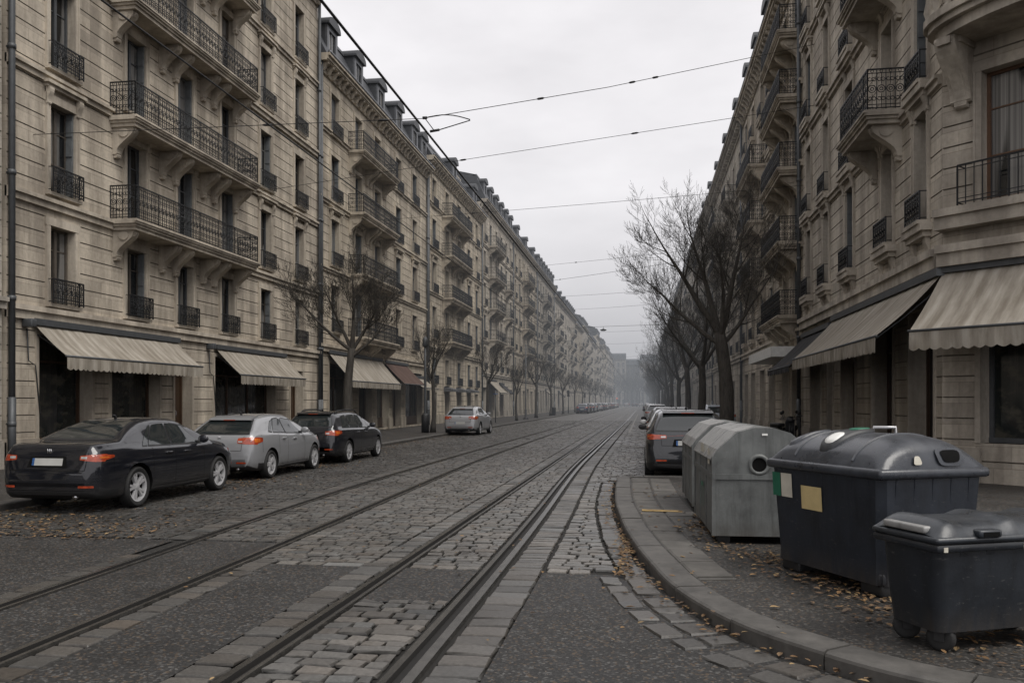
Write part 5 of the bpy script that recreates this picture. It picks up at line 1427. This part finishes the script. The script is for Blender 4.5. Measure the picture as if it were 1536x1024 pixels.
# black wheeled bin in the near right corner
ang = math.atan2(.917, -.4)
r = empty('wheeled_bin', (1.80, 5.50, PAVE), ang); tag(r, 'black four wheeled bin with ribbed lid in the near right corner', 'wheeled bin')
La, Lb, z0, zt = .54, 1.15, .135, .70
b = MB(); lev = [(z0, .045), (z0+.08, .038), (.40, .02), (zt-.06, .006), (zt, 0.)]; rv = []
for z, k in lev:
    x0, x1, y0, y1 = k, La-k, -(Lb-k), -k; cs = .07
    pts = []
    for (cx, cy_, a0) in ((x1-cs, y1-cs, 0), (x0+cs, y1-cs, 90), (x0+cs, y0+cs, 180), (x1-cs, y0+cs, 270)):
        for t in range(5): aa = math.radians(a0+t*22.5); pts.append((cx+cs*math.cos(aa), cy_+cs*math.sin(aa), z))
    rv.append(pts)
n = 20
b.add([p for q in rv for p in q], [(i*n+j, i*n+(j+1) % n, (i+1)*n+(j+1) % n, (i+1)*n+j) for i in range(4) for j in range(n)] + [tuple(range(n))[::-1]], 0, True)
b.bbox(-.03, La+.03, -Lb-.03, .03, zt-.05, zt+.0, .018)
for y in (-.2, -.4, -.75, -.95): b.add([(.1, y-.03, z0+.05), (.1, y+.03, z0+.05), (.0, y+.03, zt-.05), (.0, y-.03, zt-.05), (.12, y-.05, z0+.05), (.12, y+.05, z0+.05), (.03, y+.05, zt-.05), (.03, y-.05, zt-.05)], [(0,1,2,3), (4,0,3,7), (1,5,6,2)])
bo = b.build('body', [M['bin_black']], r, None, None, 40); recalc(bo.data)
ld = MB(); ld.bbox(-.035, La+.035, -Lb-.035, .035, zt+.0, zt+.045, .02)
nu, nv = 16, 30; vs = []
for i in range(nu+1):
    for j in range(nv+1):
        u_ = -1+2*i/nu; v_ = -1+2*j/nv
        h = .07*(1-abs(u_)**6)**.5*(1-abs(v_)**8)**.5 + .02*(1-u_*u_)
        rib = .028*max(0, math.cos(v_*PI*2.5))**3*(abs(u_) < .95); vs.append((La/2+u_*(La/2+.02), -Lb/2+v_*(Lb/2+.02), zt+.04+h+rib))
ld.add(vs, [(i*(nv+1)+j, (i+1)*(nv+1)+j, (i+1)*(nv+1)+j+1, i*(nv+1)+j+1) for i in range(nu) for j in range(nv)], 0, True)
lo = ld.build('lid', [M['bin_blacklid']], r, None, None, 50)
for y in (-.35, -.8):
    g = MB(); g.bbox(-.055, .03, y-.085, y+.085, zt+.035, zt+.085, .014); g.box(-.058, -.05, y-.06, y+.06, zt+.045, zt+.072, 1); g.build('grip_recess', [M['bin_blacklid'], M['lead']], lo)
g = MB(); g.bbox(.08, La-.08, -.05, .035, zt+.055, zt+.10, .012); g.build('handle', [M['bin_top']], lo)
s = MB(); s.box(-.034, -.0305, -.72, -.62, zt-.045, zt-.012); s.build('barcode_tag', [M['sticker_w']], r)
s = MB(); s.box(-.034, -.0305, -.045, -.015, zt-.045, zt-.015); s.build('tag', [M['sticker_w']], r)
lk = MB(); lk.lathe([(0, -.012), (.022, -.01), (.03, 0)], 14, 'x', M=T(.035, -.62, .5)); lk.bbox(.02, .035, -.6, -.54, .55, .575, .004); lk.build('lock', [M['chrome']], r)
def caster(x, y, rz):
    k = empty('wheel', (x, y, 0), rz, r)
    w = MB(); w.lathe([(0, -.026), (.05, -.028), (.07, -.026), (.085, -.02), (.085, .02), (.07, .026), (.05, .028), (0, .026)], 24, 'y', M=T(0, 0, .085)); o = w.build('tyre', [M['rubber']], k); recalc(o.data)
    f = MB(); f.box(-.03, .03, -.04, -.032, .07, .17); f.box(-.03, .03, .032, .04, .07, .17); f.box(-.05, .05, -.045, .045, .155, .175); f.lathe([(0, -.046), (.018, -.045), (.02, -.03)], 10, 'y', M=T(0, 0, .085)); f.build('fork', [M['plastic']], k)
for (x, y, a) in ((.12, -.13, .5), (La-.11, -.13, 1.1), (.12, -Lb+.18, .2), (La-.11, -Lb+.18, .9)): caster(x, y, a)
# ------------------------------------------------------------------ bare street trees
def tree_mesh(seed, h0, r0, H, spread, limbs, levels=4, lean=(0, 0), dens=1.0, limb_dirs=None):
    rnd = random.Random(seed); tr = MB(); cr = MB()
    def wob(v, a): return (v + Vector((rnd.gauss(0, a), rnd.gauss(0, a), rnd.gauss(0, a)))).normalized()
    pts = []; rs = []
    for k in range(9):
        t = k/8; pts.append(Vector((lean[0]*t*t+.04*math.sin(t*5+seed), lean[1]*t*t+.03*math.sin(t*4+seed*2), h0*t)))
        rs.append(r0*(1.45 if k == 0 else 1.12 if k == 1 else 1.0-.28*t)*(1+.05*math.sin(k*2.3+seed)))
    tr.tube(pts, rs, 12, 0, True)
    def branch(p, d, L, r, lv, r_end=.0034):
        n = 6 if lv < 2 else 4 if lv < 3 else 3
        P = [p]; R = [r]; st = L/n; dd = d.copy()
        for k in range(n):
            up = Vector((0, 0, 1))
            dd = wob(dd + up*(.06+.03*lv), .06+.016*lv)
            P.append(P[-1]+dd*st); R.append(max(r_end, r*(1-.78*(k+1)/n) if lv < levels else r*(1-.6*(k+1)/n)))
        cr.tube(P, R, 8 if lv == 0 else 5 if lv == 1 else 3, 0, True, False)
        if lv >= levels: return
        cnt = int((7, 6, 4.6, 3, 2)[lv]*dens + rnd.random())
        for k in range(cnt):
            t = (.22 if lv else .3) + (.97-.25)*((k+rnd.random()*.8)/cnt); t = min(.98, t)
            i = min(n-1, int(t*n)); q = P[i].lerp(P[i+1], t*n-i)
            ax = (P[i+1]-P[i]).normalized(); o_ = ax.orthogonal().normalized(); o_.rotate(Matrix.Rotation(rnd.uniform(0, 6.283), 3, ax))
            an = math.radians(rnd.uniform(28, 52)); nd = (ax*math.cos(an)+o_*math.sin(an)).normalized()
            branch(q, nd, L*rnd.uniform(.40, .66)*(1.15-.5*t), max(r_end*1.1, R[i]*rnd.uniform(.30, .46)), lv+1)
        branch(P[-1], dd, L*.42, R[-1]*.95, lv+1)
    top_ = pts[-1]
    for k in range(limbs):
        if limb_dirs: d = Vector(limb_dirs[k][:3]).normalized(); ln = limb_dirs[k][3]; rr = r0*limb_dirs[k][4]; z = limb_dirs[k][5] if len(limb_dirs[k]) > 5 else 0
        else:
            a = 2*PI*(k+rnd.uniform(-.25, .25))/limbs; an = math.radians(rnd.uniform(22, 46)); d = Vector((math.cos(a)*math.sin(an), math.sin(a)*math.sin(an), math.cos(an))); ln = (H-h0)*rnd.uniform(.5, .66)*spread; rr = r0*rnd.uniform(.38, .55); z = -rnd.uniform(0, .5)
        branch(top_+Vector((0, 0, z-.08)), d, ln, rr, 0)
    mt = tr.mesh('trunk', [M['bark']]); mc = cr.mesh('crown', [M['twig']])
    return mt, mc
def plant(meshes, loc, rz, sc, label, group):
    r = empty('bare_tree', loc, rz); r.scale = sc if isinstance(sc, tuple) else (sc, sc, sc); tag(r, label, 'tree', group)
    link('trunk', meshes[0], r); link('crown', meshes[1], r); return r
big = tree_mesh(5, 3.9, .265, 9.3, 1., 6, 4, (-.22, 0), 1.08, [(-.55, -.2, 1., 3.5, .48), (-.2, .3, 1, 3.7, .46), (.30, -.1, 1, 3.5, .46), (.75, .3, .8, 3.0, .34, -.4), (-.95, .2, .62, 3.2, .32, -.3), (.1, -.5, .9, 3.0, .34, -.2)])
tv = [tree_mesh(s, 3.7, .22, 9.2, 1.1, 5, 4, (0, 0), .95) for s in (11, 12)]
tfar = [tree_mesh(s, 3.7, .22, 9.2, 1.1, 5, 3, (0, 0), 1.1) for s in (13, 14)]
sm = tree_mesh(21, 3.2, .16, 6.9, 1.1, 5, 4, (.1, 0), 1.1, [(-1.1, -.5, .75, 2.3, .42), (-.5, .2, 1, 2.0, .42), (.1, -.1, 1, 2.2, .55), (.7, .25, .9, 1.9, .42), (.9, -.3, .55, 1.8, .32, -.2)])
thin = [tree_mesh(s, 2.9, .11, 6.2, .95, 5, 3, (0, 0), 1.05) for s in (31, 32)]
GTR = 'bare street trees in the row along the right pavement'
plant(big, (2.72, 28.2, .1), 0, 1.0, 'big bare tree forking low behind the dark grey sport utility car', GTR)
ysr = [40.5, 53.5, 68, 83, 98, 113, 128, 144, 160, 176, 193, 210, 228, 246, 264, 284, 305, 328, 352, 378, 404]
rr_ = random.Random(8)
for k, yv in enumerate(ysr):
    ms = tv[k % 2] if yv < 120 else tfar[k % 2]
    plant(ms, (2.85+rr_.uniform(-.2, .2), yv, .1), rr_.uniform(0, 6.28), (1.02*rr_.uniform(.9, 1.1), 1.02*rr_.uniform(.9, 1.1), rr_.uniform(.95, 1.12)), 'bare tree, %s in the right-hand row beyond the big low forking one' % ORD[k+1], GTR)
GTL = 'bare street trees along the left pavement'
plant(sm, (-10.4, 28.4, .1), .2, 1.1, 'spreading bare tree in front of the cream awning beside the dark estate car', GTL)
for k, (x, yv, s) in enumerate([(-10.9, 42.6, 1.1), (-10.8, 57.5, 1.12), (-10.8, 71, .95), (-10.8, 84.4, 1.25), (-10.8, 98, 1.2), (-10.8, 113, 1.15), (-10.8, 133, 1.2), (-10.8, 150, 1.2), (-10.8, 170, 1.2), (-10.8, 192, 1.2), (-10.8, 216, 1.2), (-10.8, 242, 1.2), (-10.8, 270, 1.2), (-10.8, 300, 1.2)]):
    plant(thin[k % 2], (x, yv, .1), k*1.3, s, 'slender bare tree, %s along the left pavement after the spreading one' % ORD[k+1], GTL)
# dark trees in the square at the end
for k in range(18):
    plant(tfar[k % 2], (-17+k*2.2+rr_.uniform(-1, 1), 430+7*(k % 2)+rr_.uniform(-4, 8), 0), rr_.uniform(0, 6), rr_.uniform(1.6, 2.3), 'hazy tree clump member across the far street end, %s from the left' % ORD[k+1], 'hazy bare trees in the square at the street end')

# ------------------------------------------------------------------ overhead wires
def PX(x, y, X=None, Y=None):
    """a point on the plane x=X or y=Y along the sight line of a measured photo position"""
    yw = math.atan(197/1250); s, c = math.sin(yw), math.cos(yw); r = (x-768)/1250
    dx, dy, dz = r*c-s, r*s+c, (603-y)/1250
    t = X/dx if X is not None else Y/dy
    return Vector((dx*t, dy*t, 1.7+dz*t))
def wire(pts, r, label, group='overhead tram wires and their span wires', knots=(), sag=0.):
    P = []
    for a, b in zip(pts[:-1], pts[1:]):
        a, b = Vector(a), Vector(b)
        n = 10
        for k in range(n): 
            t = k/n; q = a.lerp(b, t); q.z -= sag*4*t*(1-t); P.append(q)
    P.append(Vector(pts[-1]))
    w = MB(); w.tube(P, r, 5, 0, True)
    for t in knots:
        i = min(len(P)-2, int(t*(len(P)-1))); d = (P[i+1]-P[i]).normalized()
        w.tube([P[i]-d*.14, P[i]-d*.07, P[i]+d*.07, P[i]+d*.14], [.012, .035, .035, .012], 6)
    o = w.build('overhead_wire', [M['wire']]); tag(o, label, 'wire', group)
CWX, CWZ = -4.8, 7.75
wire([(CWX, 5, CWZ), (CWX, 60, CWZ), (CWX, 150, CWZ-.3), (CWX, 420, CWZ-.6)], .026, 'thick contact wire running down the street above the tracks')
wire([(-7.45, 6, 7.3), (-7.45, 60, 7.2), (-7.45, 160, 7.0), (-7.0, 400, 6.9)], .016, 'lower cable running along the front of the left blocks')
a, b = PX(50, 202, X=XL), PX(1221, 67, X=XR)
hub = PX(632, 178, Y=20.5)
wire([a, hub], .009, 'span wire from the left block to the first contact wire hanger', knots=(.62, .9)); wire([hub, PX(912, 131, Y=25.), b], .010, 'highest span wire rising to the right block', knots=(.3, .55, .62))
arm = MB(); pA, pB, pC = PX(637, 177, Y=20.5), PX(705, 183, Y=21.2), PX(652, 197, Y=20.5)
mid = [pA.lerp(pB, t)+Vector((0, 0, .10*math.sin(PI*t)+.06*t)) for t in np.linspace(0, 1, 9)]
arm.tube(mid, .014, 5); arm.tube([pB+Vector((0, 0, .04)), pC], .014, 5); arm.tube([pA, pC], .012, 5); arm.tube([pC-Vector((.12, 0, 0)), pC+Vector((.12, 0, .03))], .035, 6); arm.tube([pA-Vector((.05, 0, 0)), pA+Vector((.06, 0, 0))], .04, 6)
tag(arm.build('wire_hanger', [M['wire']]), 'curved steady arm hanging from the first span wire', 'wire hanger')
for k, (l, r_, kn) in enumerate([((385, 288), (1235, 156), (.45, .7)), ((570, 330), (1205, 278), (.33,)), ((700, 408), (1150, 362), (.5,)), ((735, 432), (1140, 372), (.42,)), ((790, 446), (1100, 424), ()), ((815, 465), (1080, 446), ()), ((840, 497), (1060, 489), (.3,)), ((852, 515), (1040, 508), ()), ((866, 540), (1020, 524), ())]):
    A, B = PX(*l, X=XL), PX(*r_, X=XR)
    wire([A, B], .009 if k < 3 else .012, 'span wire crossing the street, %s behind the highest one' % ORD[k+1], knots=kn, sag=.05*k)
# street lamp hung on a span wire
lp = PX(905, 494, Y=85.); l = MB(); l.lathe([(0, .12), (.05, .1), (.12, .04), (.32, -.02), (.33, -.08), (.2, -.15), (0, -.17)], 16, M=T(*lp)); l.tube([lp+Vector((0, 0, .1)), lp+Vector((0, 0, .3))], .02, 5)
tag(l.build('street_lamp', [M['pipe']]), 'small dark lamp hanging over the middle of the distant road', 'street lamp')
wire([PX(820, 494, X=XL), lp+Vector((0, 0, .3)), PX(1070, 484, X=XR)], .015, 'thin wire carrying the small hanging lamp')

# ------------------------------------------------------------------ posts and small things on the pavements
def post(name, loc, parts, label, cat, group=None):
    r = empty(name, loc); tag(r, label, cat, group)
    for nm, prof, mat in parts:
        m_ = MB(); m_.lathe(prof, 14); m_.build(nm, [M[mat]], r)
    return r
lp = post('lamp_post', (-11.15, 41.9, .12), [('base', [(0, 0), (.2, 0), (.2, .9), (.14, 1.0), (.0, 1.0)], 'plastic'), ('pole', [(.07, .98), (.07, 3), (.06, 4.4), (0, 4.42)], 'pipe')], 'slim lamp post with a fat dark base beside the nearest slender tree', 'lamp post')
am_ = MB(); am_.lathe([(0, 4.4), (.09, 4.42), (.16, 4.5), (.14, 4.85), (.05, 4.95), (0, 5.0)], 12); am_.build('lamp_head', [M['pipe']], lp)
post('sign_post', (-11.3, 63.5, .12), [('pole', [(.0, 0), (.035, 0), (.035, 2.5), (0, 2.5)], 'pipe'), ('sign_plate', [(0, 2.2), (.2, 2.2), (.2, 2.24), (0, 2.24)], 'blue')], 'thin bare sign pole on the pavement past the silver compact', 'sign post')
post('lamp_post', (-10.9, 77.5, .12), [('base', [(0, 0), (.3, 0), (.2, .12), (.12, .2), (.1, .9), (0, .95)], 'plastic'), ('pole', [(.06, .9), (.05, 7.), (0, 7.)], 'pipe')], 'dark post with a flared foot between two slender trees', 'lamp post')
for k, (x, yv) in enumerate([(-10.5, 118), (-10.4, 150), (3.2, 330), (-10.4, 335)]):
    r = post('traffic_signal', (x, yv, .1), [('pole', [(0, 0), (.07, 0), (.06, 3.2), (0, 3.2)], 'pipe')], ['dark signal post beside the nearest distant cars', 'dark signal post farther along the distant cars', 'tiny red lit signal by the right trees at the far end', 'tiny red lit signal by the left row at the far end'][k], 'traffic signal', None)
    h = MB(); h.bbox(-.16, .16, -.12, .12, 2.4, 3.3, .03); ho = h.build('signal_head', [M['plastic']], r)
    if k >= 2: g_ = MB(); g_.lathe([(0, -.125), (.12, -.125), (.13, -.12)], 12, 'y', M=T(0, 0, 3.1)); g_.build('red_light', [M['glow']], ho)
# litter bin and kerb bollards far left
post('litter_bin', (-10.75, 100.5, .12), [('body', [(0, 0), (.24, 0), (.28, .1), (.28, .85), (.3, .9), (.22, 1.0), (0, 1.02)], 'plastic')], 'dark litter bin on the left pavement near the distant cars', 'litter bin')

# ------------------------------------------------------------------ motor scooters by the right shop fronts
def scooter(loc, rz, label):
    r = empty('motor_scooter', loc, rz); tag(r, label, 'motor scooter', 'scooters parked by the right shop fronts')
    for y in (.0, 1.25):
        w = MB(); w.lathe([(.12, -.05), (.2, -.055), (.245, -.04), (.25, 0), (.245, .04), (.2, .055), (.12, .05)], 24, 'x', M=T(0, y, .25)); o = w.build('tyre', [M['rubber']], r); recalc(o.data)
        w = MB(); w.lathe([(0, -.03), (.12, -.045), (.125, 0), (.12, .045), (0, .03)], 16, 'x', M=T(0, y, .25)); o = w.build('rim', [M['alloy']], r); recalc(o.data)
    b = MB()
    b.prism([(-.25, .48), (-.05, .40), (.3, .32), (.35, .22), (.85, .22), (1.0, .35), (1.12, .9), (1.03, .95), (.9, .45), (.8, .32), (.5, .33), (.42, .62), (-.2, .66)], 'x', -.15, .15)
    b.bbox(-.07, .07, 1.02, 1.5, .44, .54, .03)
    o = b.build('body', [M['paint']], r, None, (.012, .012, .014)); recalc(o.data)
    s_ = MB(); s_.bbox(-.14, .14, -.28, .45, .64, .78, .05); s_.build('seat', [M['plastic']], r)
    h = MB(); h.tube([(0, 1.22, .3), (0, 1.06, .95)], .03, 6); h.tube([(-.34, .96, 1.0), (-.1, 1.05, 1.0), (.1, 1.05, 1.0), (.34, .96, 1.0)], .018, 6); h.bbox(-.1, .1, 1.0, 1.14, .92, 1.05, .03); h.build('handlebar', [M['plastic']], r)
    for sd in (-1, 1):
        m_ = MB(); m_.tube([(sd*.2, 1.0, 1.02), (sd*.27, 1.02, 1.18)], .009, 5); m_.lathe([(0, -.012), (.055, -.01), (.06, .005), (0, .012)], 14, 'y', M=T(sd*.28, 1.02, 1.21)); m_.build('mirror', [M['plastic']], r)
    l = MB(); l.bbox(-.07, .07, -.31, -.26, .55, .62, .015); l.build('tail_light', [M['lamp']], r)
    return r
scooter((5.1, 33.6, PAVE), math.radians(200), 'dark motor scooter standing on the right pavement, the one farther along the shop fronts')
scooter((5.15, 30.2, PAVE), math.radians(165), 'dark motor scooter standing on the right pavement nearest the waste containers')
# ------------------------------------------------------------------ camera, sky, sun, haze
F = 1250.0
cam = bpy.data.cameras.new('camera'); co_ = bpy.data.objects.new('camera', cam); COL.objects.link(co_)
cam.sensor_width = 36; cam.lens = F/1536*36; cam.clip_end = 4000; cam.clip_start = .1
cam.shift_y = (603-512)/1536
co_.location = (0, 0, 1.7); co_.rotation_euler = (PI/2, 0, math.atan(197/F))
scene.camera = co_
w = bpy.data.worlds.new('World'); scene.world = w; w.use_nodes = True
nt = w.node_tree; N = nt.nodes; bg = N['Background']
sky = N.new('ShaderNodeTexSky'); sky.sky_type = 'NISHITA'; sky.sun_disc = False
SE, SA = math.radians(57), math.radians(125)     # elevation, azimuth clockwise from +Y
sky.sun_elevation = SE; sky.sun_rotation = SA; sky.air_density = 1.; sky.dust_density = 4.; sky.ozone_density = 1.
hs = N.new('ShaderNodeHueSaturation'); hs.inputs['Saturation'].default_value = .12; nt.links.new(sky.outputs[0], hs.inputs['Color'])
tc = N.new('ShaderNodeTexCoord'); mp = N.new('ShaderNodeMapping'); mp.inputs['Scale'].default_value = (1, 1, 2.6); nt.links.new(tc.outputs['Generated'], mp.inputs[0])
nz = N.new('ShaderNodeTexNoise'); nz.inputs['Scale'].default_value = 2.6; nz.inputs['Detail'].default_value = 5; nz.inputs['Roughness'].default_value = .55; nt.links.new(mp.outputs[0], nz.inputs['Vector'])
rp = N.new('ShaderNodeValToRGB'); rp.color_ramp.elements[0].position = .3; rp.color_ramp.elements[1].position = .72
SKY = 11.2
rp.color_ramp.elements[0].color = (SKY*.83, SKY*.81, SKY*.835, 1); rp.color_ramp.elements[1].color = (SKY*1.10, SKY*1.075, SKY*1.10, 1); nt.links.new(nz.outputs['Fac'], rp.inputs[0])
mx = N.new('ShaderNodeMix'); mx.data_type = 'RGBA'; mx.inputs[0].default_value = .86
nt.links.new(hs.outputs[0], mx.inputs[6]); nt.links.new(rp.outputs[0], mx.inputs[7])
nt.links.new(mx.outputs[2], bg.inputs['Color']); bg.inputs['Strength'].default_value = .1
sl = bpy.data.lights.new('sun', 'SUN'); sl.energy = 2.2; sl.angle = math.radians(35); sl.color = (1, .96, .9)
so_ = bpy.data.objects.new('sun', sl); COL.objects.link(so_)
dv = Vector((math.sin(SA)*math.cos(SE), math.cos(SA)*math.cos(SE), math.sin(SE)))
so_.rotation_euler = dv.to_track_quat('Z', 'Y').to_euler()
# haze lying in the street, its emission standing in for scattered light
hm = bpy.data.materials.new('street haze'); hm.use_nodes = True; hn = hm.node_tree; hn.nodes.clear()
ou = hn.nodes.new('ShaderNodeOutputMaterial'); ab = hn.nodes.new('ShaderNodeVolumeAbsorption'); em = hn.nodes.new('ShaderNodeEmission'); ad = hn.nodes.new('ShaderNodeAddShader')
SIG = .0019; ab.inputs['Density'].default_value = SIG; ab.inputs['Color'].default_value = (0, 0, 0, 1)
em.inputs['Color'].default_value = (.29, .305, .33, 1); em.inputs['Strength'].default_value = SIG
hn.links.new(ab.outputs[0], ad.inputs[0]); hn.links.new(em.outputs[0], ad.inputs[1]); hn.links.new(ad.outputs[0], ou.inputs['Volume'])
hb = MB(); hb.box(-80, 80, 35, 620, .3, 40); ho = hb.build('haze', [hm]); ho['kind'] = 'structure'
scene.view_settings.view_transform = 'Standard'; scene.view_settings.look = 'None'; scene.view_settings.exposure = 0
cy = scene.cycles; cy.use_denoising = True; cy.max_bounces = 5; cy.diffuse_bounces = 3; cy.glossy_bounces = 3; cy.transparent_max_bounces = 6; cy.caustics_reflective = False; cy.caustics_refractive = False
